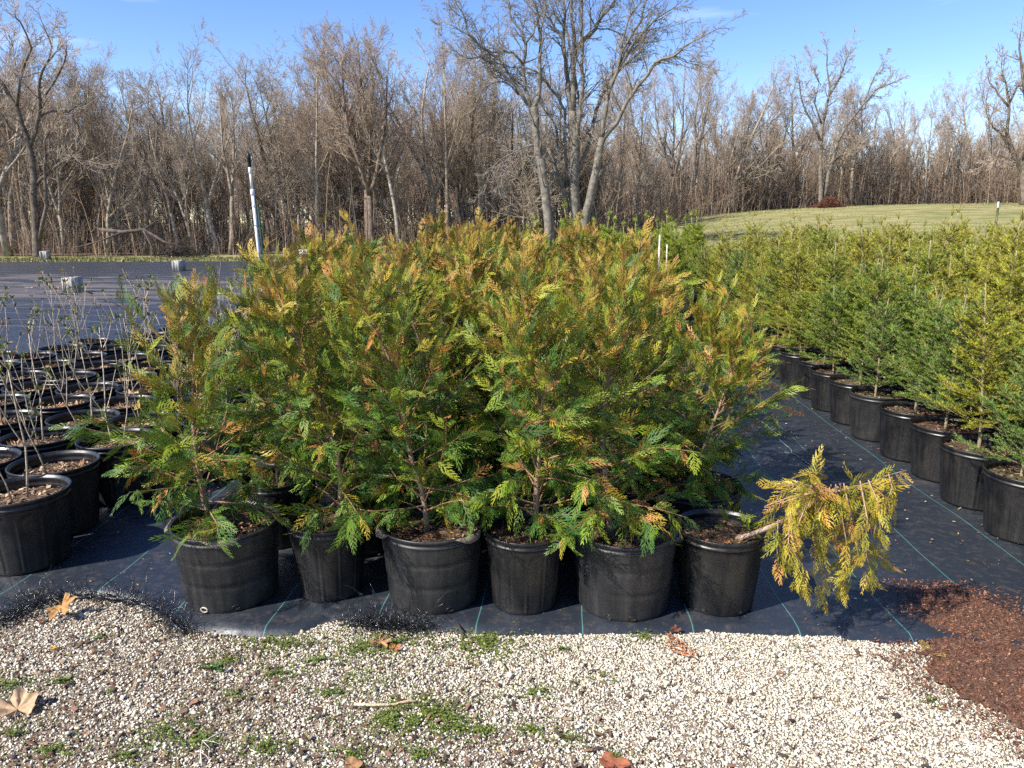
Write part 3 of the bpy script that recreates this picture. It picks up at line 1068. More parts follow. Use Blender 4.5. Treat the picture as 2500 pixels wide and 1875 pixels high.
# ------------------------------------------------------------------ pots
def pot_mesh(name, kind, Rr, H, mat, soil_z):
    acc = Acc()
    rb = Rr * (0.86 if kind == 'big' else 0.80)
    zt = H * 0.885
    prof = [(0.001, 0.004), (rb - 0.012, 0.0), (rb - 0.003, 0.003), (rb, 0.010)]
    nz_ = 30 if kind != 'smooth' else 12
    rw = lambda z: rb + (Rr * 0.955 - rb) * (z / zt)
    wall0 = len(prof)
    for i in range(1, nz_ + 1):
        z = 0.010 + (zt - 0.010) * i / nz_
        r = rw(z)
        if kind == 'big':
            for zc in (0.36, 0.66):
                g = (z / H - zc) / 0.022
                r -= 0.0035 * math.exp(-g * g)
                if z / H > zc:
                    r += 0.0015
        prof.append((r, z))
    wall1 = len(prof)
    prof += [(Rr * 0.958 + 0.004, zt + 0.002), (Rr * 0.962 + 0.004, H * 0.915), (Rr * 0.962, H * 0.92), (Rr * 0.966, H * 0.945), (Rr * 0.985, H * 0.955),
             (Rr * 1.0, H * 0.975), (Rr, H * 0.992), (Rr * 0.992, H), (Rr * 0.968, H), (Rr * 0.958, H * 0.992)]
    # inner wall with moulded steps
    zi = H * 0.99
    k = 0
    while zi > soil_z - 0.02:
        r = rw(min(zi, zt)) - 0.006
        prof += [(r - 0.0018 * (k % 2), zi - 0.006), (r - 0.0018 * ((k + 1) % 2), zi - 0.009)]
        zi -= 0.013
        k += 1
    prof.append((Rr * 0.5, soil_z - 0.02))
    NR = 12

    def fn(i, a, z):
        if kind != 'ribbed' or i < wall0 or i >= wall1:
            return 0 * a
        u = ((a / (2 * pi) * NR) % 1.0 - 0.5) * 2          # -1..1 in each arched panel
        wl_ = 0.80
        zt_ = H * 0.80
        rad_ = 0.5 * wl_ * (2 * pi * rw(z) / NR)
        du = np.abs(u) * (pi * rw(z) / NR)                  # metres from panel axis
        hw = wl_ * (pi * rw(z) / NR)
        dz = z - (zt_ - hw)
        dist = np.where(dz > 0, np.sqrt(du ** 2 + max(dz, 0) ** 2) - hw, du - hw)
        return -0.0035 * np.exp(-(dist / 0.0035) ** 2) - 0.0022 * (dist < 0)
    lathe(acc, prof, 168 if kind == 'ribbed' else 72, (0.02, 0.02, 0.02), fn)
    return acc.mesh(name, mat, True)


def soil_mesh(name, r, z, mat, bump=0.012):
    n, m = 28, 7
    V = [(0, 0, z + bump)]
    for i in range(1, m + 1):
        for k in range(n):
            a = 2 * pi * k / n
            q = r * i / m
            V.append((q * cos(a), q * sin(a), z + bump * R_.uniform(-0.3, 1.0) * (i < m)))
    F3 = [(0, 1 + k, 1 + (k + 1) % n) for k in range(n)]
    F4 = [(1 + (i - 1) * n + k, 1 + i * n + k, 1 + i * n + (k + 1) % n, 1 + (i - 1) * n + (k + 1) % n) for i in range(1, m) for k in range(n)]
    return mk(name, V, [np.array(F3), np.array(F4)], mat, smooth_=True)


POT = {}
SOILZ = {}
for key, kind, Rr, H, mat, sz in (('big', 'big', 0.195, 0.300, M_potgrey, 0.255), ('narrow', 'ribbed', 0.152, 0.295, M_pot, 0.258), ('smooth', 'smooth', 0.165, 0.300, M_pot, 0.258),
                                  ('wide', 'ribbed', 0.186, 0.315, M_pot, 0.258), ('fir', 'ribbed', 0.182, 0.300, M_pot, 0.262), ('firsmooth', 'smooth', 0.178, 0.300, M_potgrey, 0.262)):
    POT[key] = (pot_mesh('pot_' + key, kind, Rr, H, mat, sz), Rr, H)
    SOILZ[key] = sz
SOIL = {k: [soil_mesh('soil_' + k, POT[k][1] * 0.93, SOILZ[k], m_) for m_ in (M_soil, M_soil, M_soil_moss)] for k in POT}


def chips(n, r, z, pal, size=(0.006, 0.02), flat=0.25, name='litter', mat=None, rect=None, zf=None):
    """small slivers strewn over a disc or a rectangle"""
    if rect is None:
        q = r * np.sqrt(NP.random(n))
        a = NP.uniform(0, 2 * pi, n)
        x, y = q * np.cos(a), q * np.sin(a)
    else:
        x, y = rect
        n = len(x)
    L = NP.uniform(*size, n)
    W = L * NP.uniform(0.2, 0.6, n)
    T = L * NP.uniform(0.06, 0.16, n)
    az = NP.uniform(0, 2 * pi, n)
    el = NP.normal(0, flat, n)
    ux = np.stack([np.cos(az) * np.cos(el), np.sin(az) * np.cos(el), np.sin(el)], -1)
    roll = NP.normal(0, 0.35, n)
    s0 = np.stack([-np.sin(az), np.cos(az), 0 * az], -1)
    uz = np.cross(ux, s0)
    uy = s0 * np.cos(roll)[:, None] + uz * np.sin(roll)[:, None]
    uz = np.cross(ux, uy)
    zz = zf(x, y) if zf else np.full(n, z)
    C = np.stack([x, y, zz + T + np.abs(np.sin(el)) * L * 0.35], -1)
    t = NP.uniform(0.4, 1.0, (n, 1))
    V = np.stack([C - ux * L[:, None] / 2 - uy * W[:, None] / 2 * t, C + ux * L[:, None] / 2 - uy * W[:, None] / 2, C + ux * L[:, None] / 2 + uy * W[:, None] / 2 * t, C - ux * L[:, None] / 2 + uy * W[:, None] / 2,
                  C + uz * T[:, None] * 1.2], 1)
    b = (np.arange(n) * 5)[:, None]
    F = np.concatenate([b + np.array([[0, 1, 4]]), b + np.array([[1, 2, 4]]), b + np.array([[2, 3, 4]]), b + np.array([[3, 0, 4]])])
    pal = np.asarray(pal)
    c = pal[NP.integers(0, len(pal), n)] * NP.uniform(0.7, 1.25, (n, 1))
    return mk(name, V.reshape(-1, 3), F, mat or M_chip, np.repeat(c, 5, axis=0))


PAL_ORANGE = [(0.28, 0.10, 0.04), (0.16, 0.085, 0.045), (0.3, 0.19, 0.10), (0.08, 0.06, 0.025), (0.10, 0.055, 0.03), (0.16, 0.13, 0.05), (0.07, 0.04, 0.025)]
PAL_MULCH = [(0.15, 0.062, 0.036), (0.20, 0.088, 0.052), (0.09, 0.038, 0.023), (0.27, 0.14, 0.085), (0.065, 0.032, 0.02)]
PAL_TAN = [(0.36, 0.24, 0.15), (0.26, 0.16, 0.09), (0.46, 0.34, 0.22), (0.13, 0.08, 0.05), (0.15, 0.095, 0.06), (0.09, 0.08, 0.045)]
LIT_ARB = [chips(420, POT['big'][1] * 0.88, 0.262, PAL_ORANGE, name='litter_big'), chips(300, POT['narrow'][1] * 0.88, 0.264, PAL_ORANGE, name='litter_narrow')]
LIT_FIR = [chips(300, POT['fir'][1] * 0.88, 0.268, PAL_MULCH + [(0.2, 0.2, 0.1), (0.35, 0.28, 0.18)], name='litter_fir'),
           chips(260, POT['fir'][1] * 0.88, 0.268, PAL_MULCH, name='litter_fir2')]
LIT_TAN = [chips(330, POT['wide'][1] * 0.88, 0.262, PAL_TAN, size=(0.008, 0.03), flat=0.4, name='litter_tan%d' % i) for i in range(2)]


def dead_leaf(seed, size, lobes=5, depth=0.5, curl=0.5, c=(0.42, 0.26, 0.13)):
    """lobed dry leaf with a raised, curled blade and a midrib fold; origin where the stalk joins"""
    rng = random.Random(seed)
    n = lobes * 8
    ring = []
    for k in range(n + 1):
        t = k / n
        a = radians(-150 + 300 * t)
        lob = abs(cos(pi * t * lobes - pi * (lobes % 2 == 0) / 2)) if 0 else (0.5 + 0.5 * cos(2 * pi * (t * lobes - 0.5 * (lobes % 2 == 1) * 0 - 0.5)))
        r = (0.62 + 0.38 * cos(a * 0.62)) * (1 - depth * (1 - lob) ** 1.5) * (0.93 + 0.14 * rng.random())
        ring.append((r * cos(a), r * sin(a)))
    V = [(0, 0, 0)]
    for f in (0.5, 1.0):
        for i, (x, y) in enumerate(ring):
            x, y = x * f, y * f
            z = curl * (0.34 * y * y + 0.18 * max(0, x) ** 2) + 0.10 * f * sin(i * 1.15 + seed) * curl + 0.03 * rng.random()
            V.append((x, y, z))
    m = n + 1
    F3 = [(0, 1 + k, 2 + k) for k in range(n)]
    F4 = [(1 + k, 1 + m + k, 2 + m + k, 2 + k) for k in range(n)]
    V = np.array(V) * size
    acc = Acc()
    acc.add(V, F3, c)
    acc.add(V, F4, c)
    poly_tube(acc, [(0, 0, 0.001), (-0.35 * size, 0.03 * size, 0.004), (-0.75 * size, -0.06 * size, 0.002)], [0.0016, 0.0013, 0.001], 4, tuple(q * 0.75 for q in c))
    return acc.mesh('dead_leaf', M_deadleaf, True)


LEAVES = [dead_leaf(s, 0.055, lobes=l, depth=dp, curl=cu, c=c) for s, l, dp, cu, c in
          ((1, 5, 0.55, 0.9, (0.46, 0.3, 0.17)), (2, 7, 0.45, 1.2, (0.38, 0.23, 0.12)), (3, 5, 0.65, 0.7, (0.52, 0.37, 0.23)), (4, 6, 0.5, 1.4, (0.3, 0.17, 0.09)))]

# ------------------------------------------------------------------ arborvitae
G_DEEP, G_MID, G_YEL, G_GOLD, G_BRZ, G_RUST, G_BLUE = map(np.array, ((0.022, 0.075, 0.011), (0.105, 0.185, 0.012), (0.29, 0.32, 0.018), (0.50, 0.36, 0.045), (0.34, 0.19, 0.04), (0.46, 0.18, 0.055), (0.04, 0.12, 0.035)))


def spray_template(rng, pairs=7, tert=2, droop=0.25, wk=1.0):
    """flat fan of scale-leaved branchlets, axis along +X, unit length; rows: quads as (p0,p1,w0,w1,t)"""
    q = []
    ax = [(0, 0), (0.33, 0.01 * rng.uniform(-3, 3)), (0.66, 0.02 * rng.uniform(-3, 3)), (1.0, 0.03 * rng.uniform(-3, 3))]
    for i in range(3):
        q.append((*ax[i], *ax[i + 1], 0.012 - 0.002 * i, 0.010 - 0.002 * i, i / 3, 0))
    for i in range(pairs):
        t = 0.06 + 0.88 * i / (pairs - 1)
        env = (0.42 * (1 - t) ** 0.8 + 0.06) * min(1, 0.35 + t * 3.2)
        for s in (-1, 1):
            if rng.random() < 0.06:
                continue
            tt = t + (0.04 if s > 0 else 0) * (1 - t)
            ax_y = np.interp(tt, [p[0] for p in ax], [p[1] for p in ax])
            an = radians(rng.uniform(36, 50) - 10 * t) * s
            L = env * rng.uniform(0.8, 1.15)
            bend = -s * 0.30
            p = (tt, ax_y)
            m = (p[0] + cos(an) * L * 0.5, p[1] + sin(an) * L * 0.5)
            e = (m[0] + cos(an + bend) * L * 0.5, m[1] + sin(an + bend) * L * 0.5)
            q.append((*p, *m, 0.010, 0.0115, t, 1))
            q.append((*m, *e, 0.0115, 0.006, t, 2))
            nt = int(tert * L / 0.36 + 0.3)
            for k in range(nt):
                f = 0.38 + 0.5 * k / max(1, nt)
                b = (p[0] + (m[0] - p[0]) * f * 2, p[1] + (m[1] - p[1]) * f * 2) if f < 0.5 else (m[0] + (e[0] - m[0]) * (f - 0.5) * 2, m[1] + (e[1] - m[1]) * (f - 0.5) * 2)
                for s2 in (-1, 1):
                    a2 = an + s2 * radians(rng.uniform(32, 46))
                    l2 = L * 0.30 * (1.1 - f) * rng.uniform(0.8, 1.2)
                    q.append((*b, b[0] + cos(a2) * l2, b[1] + sin(a2) * l2, 0.0105, 0.007, t, 2))
    Q = np.array(q)
    Q[:, 4:6] *= wk
    P0, P1 = Q[:, 0:2], Q[:, 2:4]
    D = P1 - P0
    D /= np.maximum(np.linalg.norm(D, axis=1, keepdims=True), 1e-6)
    Nn = np.stack([-D[:, 1], D[:, 0]], -1)
    corners = np.stack([P0 - Nn * Q[:, 4:5], P0 + Nn * Q[:, 4:5], P1 + Nn * Q[:, 5:6], P1 - Nn * Q[:, 5:6]], 1)
    X, Y = corners[..., 0], corners[..., 1]
    Z = -droop * X ** 2 - 0.22 * Y ** 2 * 2 + 0.02 * np.sin(X * 9 + Y * 7)
    V = np.stack([X, Y, Z], -1)
    tipness = np.clip(np.repeat(np.abs(corners[..., 1].mean(1)) * 1.4 + corners[..., 0].mean(1) * 0.5, 4), 0, 1)
    wood = np.repeat(Q[:, 7] == 0, 4)
    return V.reshape(-1, 3), tipness, wood


_sr = random.Random(42)
SPR_HI = [spray_template(_sr, _sr.choice((6, 7, 8)), _sr.choice((2, 2, 3)), _sr.uniform(-0.05, 0.7), 1.3) for _ in range(12)]
SPR_LO = [spray_template(_sr, 6, 1, _sr.uniform(0.0, 0.5), 1.9) for _ in range(6)]


def put_spray(acc, rng, pos, axis, size, col, tipcol, lib, roll=None, nrm_bias=None):
    V, tip, wood = lib[rng.randrange(len(lib))]
    d = axis.normalized()
    if nrm_bias is None:
        nn = Vector((rng.gauss(0, 1), rng.gauss(0, 1), rng.gauss(0, 1)))
    else:
        nn = nrm_bias + Vector((rng.gauss(0, 0.45), rng.gauss(0, 0.45), rng.gauss(0, 0.45)))
    y = nn.cross(d)
    if y.length < 1e-3:
        y = Vector((0, 1, 0)).cross(d)
    y.normalize()
    z = d.cross(y)
    Mx = np.array([[d.x, d.y, d.z], [y.x, y.y, y.z], [z.x, z.y, z.z]]) * size
    W = V @ Mx + np.array(pos)
    c = col[None, :] * (1 - tip[:, None]) + tipcol[None, :] * tip[:, None]
    c = np.where(wood[:, None], c * 0.5 + np.array([[0.2, 0.11, 0.05]]) * 0.5, c)
    n = len(W)
    acc.V.append(W)
    acc.C.append(c)
    acc.F[4].append(np.arange(n).reshape(-1, 4) + acc.n)
    acc.n += n


def pick_colour(rng, t, bronze=0.0, radial=1.0):
    """leaf colour: bottom deep green, tops olive to bronze, with odd golden or rusty sprays"""
    u = rng.random()
    g = 0.07 + t * 0.62 + bronze + rng.gauss(0, 0.22)
    if u < 0.045:
        c = G_RUST * rng.uniform(0.7, 1.2)
    elif u < 0.10:
        c = G_GOLD * rng.uniform(0.6, 1.0)
    elif rng.random() < 0.3 - 0.15 * t:
        c = G_DEEP * rng.uniform(0.7, 1.3)
        return np.array(c), np.array(G_DEEP * 1.3 + G_MID * 0.2)
    elif g < 0.3:
        c = G_DEEP * 1.5 + (G_MID - G_DEEP) * rng.random()
    elif g < 0.62:
        c = G_MID + (G_YEL - G_MID) * rng.random() * 0.75
    elif g < 0.85:
        c = G_YEL * 0.85 + (G_BRZ - G_YEL * 0.85) * rng.random()
    else:
        c = G_BRZ + (G_RUST - G_BRZ) * rng.random() * 0.5
    if rng.random() < 0.03 and t < 0.6:
        c = G_BLUE * rng.uniform(0.8, 1.2)
    return np.array(c), np.array(c) * 0.6 + (G_GOLD if t > 0.45 else G_YEL) * 0.4 * rng.uniform(0.5, 1.1)


def arb(seed, height, spread, lib, lean=(0, 0), nb=46, bronze=0.0, per=8, size=(0.085, 0.15), low=0.03):
    """returns (trunk mesh, foliage mesh); origin at pot base centre; soil at .26"""
    rng = random.Random(seed)
    ta, fa = Acc(), Acc()
    z0 = 0.25
    Ht = height - z0
    nseg = 9
    pts = [Vector((rng.gauss(0, 0.012), rng.gauss(0, 0.012), z0))]
    d = Vector((lean[0], lean[1], 1)).normalized()
    for i in range(nseg):
        d = (d + Vector((rng.gauss(0, 0.09), rng.gauss(0, 0.09), 0.10))).normalized()
        pts.append(pts[-1] + d * Ht / nseg)
    rad = [0.012 * (1 - 0.86 * i / nseg) for i in range(nseg + 1)]
    bark = (0.27, 0.19, 0.13)
    poly_tube(ta, pts, rad, 7, bark, rough=0.12)

    def along(t):
        f = t * nseg
        i = min(int(f), nseg - 1)
        return pts[i].lerp(pts[i + 1], f - i), (pts[i + 1] - pts[i]).normalized()
    segs = []
    az = rng.random() * 6
    for b in range(nb):
        t = low + (0.97 - low) * (b / nb) ** 1.1
        p, td = along(t)
        az += 2.4 + rng.gauss(0, 0.4)
        L = spread * ((1 - t) ** 0.38 * rng.choice((0.5, 0.8, 1.0, 1.1, 1.4)) * rng.uniform(0.85, 1.1) + 0.14)
        if t < 0.25:
            L = min(L, spread) * 0.85
        el = radians(rng.uniform(5, 35) + 28 * t)
        if t > 0.12 and rng.random() < 0.16:      # a rival upright limb
            el = radians(rng.uniform(56, 74))
            L = min(0.42, (1 - t) * Ht * rng.uniform(0.75, 1.05)) + 0.06
        bd = (Vector((cos(az), sin(az), 0)) * cos(el) + td * sin(el)).normalized()
        q = p.copy()
        m = 4
        r0 = 0.0042 * (1 - t * 0.6)
        bp = [q.copy()]
        for k in range(m):
            bd = (bd + Vector((rng.gauss(0, 0.1), rng.gauss(0, 0.1), rng.gauss(0.03, 0.08) - (0.10 if t < 0.3 else 0)))).normalized()
            q2 = q + bd * L / m
            segs.append((*q, *q2, r0 * (1 - k / m * 0.8), r0 * (1 - (k + 1) / m * 0.8)))
            q = q2
            bp.append(q.copy())
        ns = max(4, int(per * (0.5 + L / spread * 0.7) * (1.35 if t < 0.3 else 1)))
        out_ = Vector((cos(az), sin(az), 0.25)).normalized()
        for k in range(ns):
            f = 0.18 + 0.82 * (k + rng.random() * 0.6) / ns
            f = min(f, 0.999)
            i = int(f * m)
            pp = bp[i].lerp(bp[i + 1], f * m - i)
            dd = (bp[i + 1] - bp[i]).normalized()
            side = rnd_perp(dd, rng)
            side.z *= 0.5
            droopy = -0.8 if t < 0.3 else (-0.35 if t < 0.5 else 0.5)
            axv = dd * rng.uniform(0.5, 1.0) + side * rng.uniform(0.3, 0.8) + Vector((0, 0, droopy * rng.random()))
            if k == ns - 1:
                axv = dd + Vector((0, 0, droopy * 0.5))
            c, tcx = pick_colour(rng, t, bronze)
            put_spray(fa, rng, pp, axv, rng.uniform(*size) * (1 - 0.25 * t), c, tcx, lib, nrm_bias=out_ if rng.random() < 0.5 else None)
    # leaders: whips standing clear of the crown with small sprays
    for w_ in range(3):
        p, td = along((0.99, 0.8, 0.66)[w_])
        dv = (td + rnd_perp(td, rng) * (0.1, 0.5, 0.6)[w_]).normalized()
        Lw = rng.uniform(0.06, 0.2)
        for k in range(4):
            p2 = p + dv * Lw / 4
            segs.append((*p, *p2, 0.0022 - 0.0003 * k, 0.0019 - 0.0003 * k))
            for _ in range(2):
                c = (G_BRZ * 1.1 if rng.random() < 0.6 else G_GOLD * 0.8) if bronze > 0 else (G_YEL if rng.random() < 0.5 else G_BRZ)
                put_spray(fa, rng, p2, dv * 0.8 + rnd_perp(dv, rng) * 0.7, rng.uniform(0.04, 0.085), np.array(c), np.array(G_GOLD * 0.8), lib)
            p = p2
            dv = (dv + Vector((rng.gauss(0, 0.15), rng.gauss(0, 0.15), 0.1))).normalized()
    for k in range(5):
        p, td = along(0.86 + 0.14 * k / 5)
        c, tcx = pick_colour(rng, 1.0, bronze)
        put_spray(fa, rng, p, td + rnd_perp(td, rng) * 0.5, rng.uniform(0.07, 0.12), c, tcx, lib)
    seg_tubes(ta, segs, 4, np.array(bark) * np.array([1.1, 0.85, 0.7]))
    return ta.mesh('arb_trunk', M_bark_young, True), fa.mesh('arb_foliage', M_leafscale)


ARB_HI = [arb(200 + i, h, s, SPR_HI, ln, nb=nb, bronze=b, per=13, size=(0.05, 0.12), low=0.08) for i, (h, s, ln, nb, b) in enumerate((
    (1.10, 0.34, (-0.14, -0.05), 62, -0.02), (1.16, 0.345, (0.05, -0.03), 66, -0.05), (1.20, 0.35, (0.0, 0.0), 66, -0.12), (1.16, 0.34, (0.06, 0), 64, 0.0), (1.18, 0.355, (-0.02, 0.02), 64, 0.05),
    (1.04, 0.33, (0.24, 0.0), 54, 0.0)))]
ARB_LO = [arb(300 + i, h, s, SPR_LO, (R_.gauss(0, 0.06), R_.gauss(0, 0.06)), nb=54, bronze=b, per=12, size=(0.07, 0.12), low=0.12) for i, (h, s, b) in enumerate((
    (1.20, 0.32, 0.12), (1.30, 0.31, 0.2), (1.34, 0.32, 0.08), (1.26, 0.33, 0.28), (1.38, 0.30, 0.16)))]

ag = 'potted arborvitae in the middle block'
front_px = [(551, 1268, 'big'), (800, 1262, 'narrow'), (1056, 1271, 'big'), (1281, 1286, 'narrow'), (1526, 1283, 'big'), (1759, 1283, 'smooth')]
front_lab = ['arborvitae leaning left in a wide pot with a pale ringed drain hole',
             'potted arborvitae in a narrow ribbed pot, second from the left in the front row',
             'potted arborvitae in a wide pot with a browned torn lip, third in the front row',
             'potted arborvitae in a small ribbed pot between the two wide pots of the front row',
             'potted arborvitae in a wide open pot with its foliage aside, fifth in front row']
fcols = []
for j, (px, py, key) in enumerate(front_px):
    H = POT[key][2]
    x, y = gp(px, py, H + 0.012)
    fcols.append(x)
    if j == 5:
        smooth_pot_at = (x, y)
        continue
    r = thing('potted_arborvitae', front_lab[j], 'potted tree', (x, y, 0.013), 0, ag)
    rz = (0, 2.2, 0.4, 1.0, 3.6)[j]
    po = link('pot', POT[key][0], r, rotz=R_.random() * 6)
    so = link('soil', SOIL[key][0], r, rotz=R_.random() * 6)
    lt = link('leaf_litter', LIT_ARB[0 if key == 'big' else 1], so, rotz=R_.random() * 6)
    tm, fm = ARB_HI[(0, 1, 2, 3, 4)[j]]
    rr = (0, 0, 0, 0, 0)[j]
    ox = (-0.06, 0.03, -0.02, 0.02, -0.05)[j]
    link('trunk', tm, r, loc=(ox, 0.0, 0), rotz=rr)
    link('foliage', fm, r, loc=(ox, 0.0, 0), rotz=rr)
print('front cols', fcols)
NROW = 15
for k in range(1, NROW):
    for j in range(6):
        key = ('big', 'narrow')[(j + k) % 2]
        x = fcols[j] + R_.uniform(-0.03, 0.03) + (0.0 if j else -0.02)
        y = 2.56 + 0.405 * k + R_.uniform(-0.03, 0.03)
        row = ordw(k)
        lab = 'potted arborvitae, %s from the left, %s row of the middle block' % (ordw(j), row)
        r = thing('potted_arborvitae', lab, 'potted tree', (x, y, 0.013), 0, ag)
        hi = k <= 2 or (j in (0, 5) and k <= 3)
        if hi:
            v = R_.randrange(5) if j < 5 else 5
            tm, fm = ARB_HI[v]
            rzz = R_.uniform(0, 6.28) if v != 5 else R_.uniform(-0.5, 0.5)
            s = R_.uniform(0.9, 1.06) * (0.92 if j == 5 else 1.0)
        else:
            tm, fm = ARB_LO[R_.randrange(5)]
            rzz = R_.uniform(0, 6.28)
            s = R_.uniform(0.86, 1.02) * (0.9 if j in (0, 5) else 1.0)
        link('pot', POT[key][0], r, rotz=R_.random() * 6)
        so = link('soil', SOIL[key][0], r)
        if k < 3:
            link('leaf_litter', LIT_ARB[0 if key == 'big' else 1], so, rotz=R_.random() * 6)
        link('trunk', tm, r, rotz=rzz, scale=s)
        link('foliage', fm, r, rotz=rzz, scale=s)

# the toppled one in the smooth pot: stem lying out over the rim, sprays hanging to the fabric
def toppled():
    rng = random.Random(77)
    x0, y0 = smooth_pot_at
    r = thing('potted_arborvitae', 'potted arborvitae toppled sideways over its smooth pot rim, golden sprays hanging down', 'potted tree', (x0, y0, 0.013), 0, ag)
    link('pot', POT['smooth'][0], r)
    so = link('soil', SOIL['smooth'][0], r)
    link('leaf_litter', LIT_ARB[1], so)
    ta, fa = Acc(), Acc()
    base = Vector((x0, y0, 0.013))

    def W(px, py, Y):
        return wp(px, py, Y) - base
    stem = [W(1795, 1318, y0 - 0.03), W(1850, 1300, y0 - 0.08), W(1900, 1278, y0 - 0.13), W(1960, 1245, y0 - 0.18), W(2010, 1208, y0 - 0.22), W(2060, 1195, y0 - 0.22), W(2120, 1180, y0 - 0.2), W(2170, 1160, y0 - 0.18), W(2214, 1148, y0 - 0.17)]
    stem[0].z = 0.255
    poly_tube(ta, stem, [0.0105, 0.0095, 0.0085, 0.007, 0.006, 0.0045, 0.0032, 0.0022, 0.0015], 7, (0.36, 0.26, 0.2), rough=0.12)
    hang = [((1900, 1268), [(1905, 1330), (1915, 1380)]), ((1930, 1245), [(1925, 1330), (1960, 1400), (1950, 1440)]), ((1960, 1225), [(1985, 1320), (2000, 1420), (1995, 1490)]),
            ((1985, 1205), [(1940, 1215), (1880, 1230)]), ((2010, 1185), [(2020, 1290), (2040, 1380), (2050, 1450)]), ((2040, 1182), [(2060, 1270), (2075, 1340)]), ((2060, 1180), [(2085, 1280), (2080, 1360), (2060, 1420)]),
            ((2100, 1174), [(2115, 1270), (2125, 1360), (2130, 1430)]), ((2120, 1172), [(2140, 1230), (2150, 1300)]), ((2170, 1158), [(2165, 1190), (2160, 1215)]), ((2000, 1190), [(1960, 1180), (1900, 1190)]),
            ((1975, 1215), [(1950, 1290), (1935, 1350)]), ((2030, 1183), [(2000, 1260), (1990, 1330)]), ((2050, 1180), [(2110, 1330), (2160, 1370)]), ((1990, 1200), [(1975, 1160), (1990, 1150)])]
    segs = []
    for (a, b) in hang:
        for rep in range(2):
            dy = y0 - 0.22 + rng.uniform(-0.13, 0.13)
            P = [W(a[0], a[1], y0 - 0.22)] + [W(q[0] + rng.uniform(-18, 18), q[1] + rng.uniform(-14, 10), dy) for q in b]
            for i in range(len(P) - 1):
                segs.append((*P[i], *P[i + 1], 0.0028 - 0.0008 * i, 0.0022 - 0.0008 * i))
                nsp = 4
                for k in range(nsp):
                    pp = P[i].lerp(P[i + 1], (k + rng.random()) / nsp)
                    dd = (P[i + 1] - P[i]).normalized()
                    ax = dd * 0.7 + Vector((rng.gauss(0, 0.5), rng.gauss(0, 0.5), rng.uniform(-0.9, 0.0)))
                    if pp.z < 0.08:
                        continue
                    u = rng.random()
                    c = G_GOLD * rng.uniform(0.55, 0.95) if u < 0.3 else (G_YEL * rng.uniform(0.55, 1.0) if u < 0.68 else (G_MID * 1.2 if u < 0.9 else G_RUST * 1.2))
                    put_spray(fa, rng, pp, ax, rng.uniform(0.055, 0.10), np.array(c), np.array(G_GOLD * rng.uniform(0.7, 1.1)), SPR_HI, nrm_bias=Vector((0, -1, 0.2)) if rng.random() < 0.7 else None)
    for k in range(60):     # sprays clothing the stem itself
        f = 2.2 + 4.0 * rng.random()
        pp = stem[int(f)].lerp(stem[int(f) + 1], f % 1)
        u = rng.random()
        c = G_GOLD * rng.uniform(0.6, 1.0) if u < 0.4 else (G_YEL * rng.uniform(0.6, 1.0) if u < 0.8 else G_RUST * 1.2)
        put_spray(fa, rng, pp, Vector((rng.gauss(0.1, 0.6), rng.gauss(-0.2, 0.5), rng.uniform(-1.1, 0.45))), rng.uniform(0.06, 0.11), np.array(c), np.array(G_GOLD), SPR_HI, nrm_bias=Vector((0, -1, 0.4)))
    for k in range(10):     # sparse tip
        pp = stem[6].lerp(stem[8], k / 10)
        put_spray(fa, rng, pp, Vector((rng.uniform(0.2, 1), rng.gauss(0, 0.4), rng.uniform(-0.8, 0.1))), 0.05, np.array(G_BRZ * 1.3), np.array(G_GOLD), SPR_LO)
    for q in ((1840, 1300), (1770, 1260)):      # green tuft standing by the stem
        b0 = W(q[0], q[1] + 20, y0)
        for k in range(7):
            put_spray(fa, rng, b0 + Vector((rng.gauss(0, 0.02), rng.gauss(0, 0.02), rng.uniform(0, 0.05))), Vector((rng.gauss(0, 0.7), rng.gauss(-0.2, 0.4), rng.uniform(0, 1))), 0.07, np.array(G_MID), np.array(G_YEL * 0.8), SPR_HI)
    seg_tubes(ta, segs, 4, (0.36, 0.22, 0.14))
    # keep everything above the fabric
    for arr in fa.V:
        arr[:, 2] = np.maximum(arr[:, 2], 0.012)
    link('trunk', ta.mesh('toppled_trunk', M_bark_young, True), r)
    link('foliage', fa.mesh('toppled_foliage', M_leafscale), r)
    return r


toppled_tree = toppled()

# ------------------------------------------------------------------ firs
def needle_twig(V, C, p0, p1, col, tipc, nl, step, rng_):
    L = np.linalg.norm(p1 - p0)
    if L < 1e-4:
        return
    d = (p1 - p0) / L
    n = max(4, int(L / step))
    t = (np.arange(n) + NP.random(n)) / n
    P = p0[None, :] + d[None, :] * (t * L)[:, None]
    up = np.array([0, 0, 1.0])
    s = np.cross(d, up)
    if np.linalg.norm(s) < 0.15:
        s = np.array([1.0, 0, 0])
    s /= np.linalg.norm(s)
    u = np.cross(s, d)
    a = NP.uniform(-0.35, pi + 0.35, n)           # needles round the upper half and sides
    rad_ = s[None, :] * np.cos(a)[:, None] + u[None, :] * np.sin(a)[:, None]
    D = rad_ * 0.8 + d[None, :] * NP.uniform(0.45, 0.8, (n, 1))
    D /= np.linalg.norm(D, axis=1, keepdims=True)
    ln = nl * NP.uniform(0.75, 1.1, n) * (1 - 0.35 * t)
    w = np.cross(D, NP.normal(0, 1, (n, 3)))
    w /= np.maximum(np.linalg.norm(w, axis=1, keepdims=True), 1e-6)
    w *= 0.0016
    V.append(np.stack([P - w, P + w, P + D * ln[:, None]], 1).reshape(-1, 3))
    c = col[None, :] * (1 - t[:, None]) + tipc[None, :] * t[:, None]
    c = c * NP.uniform(0.75, 1.2, (n, 1))
    C.append(np.repeat(c, 3, axis=0))


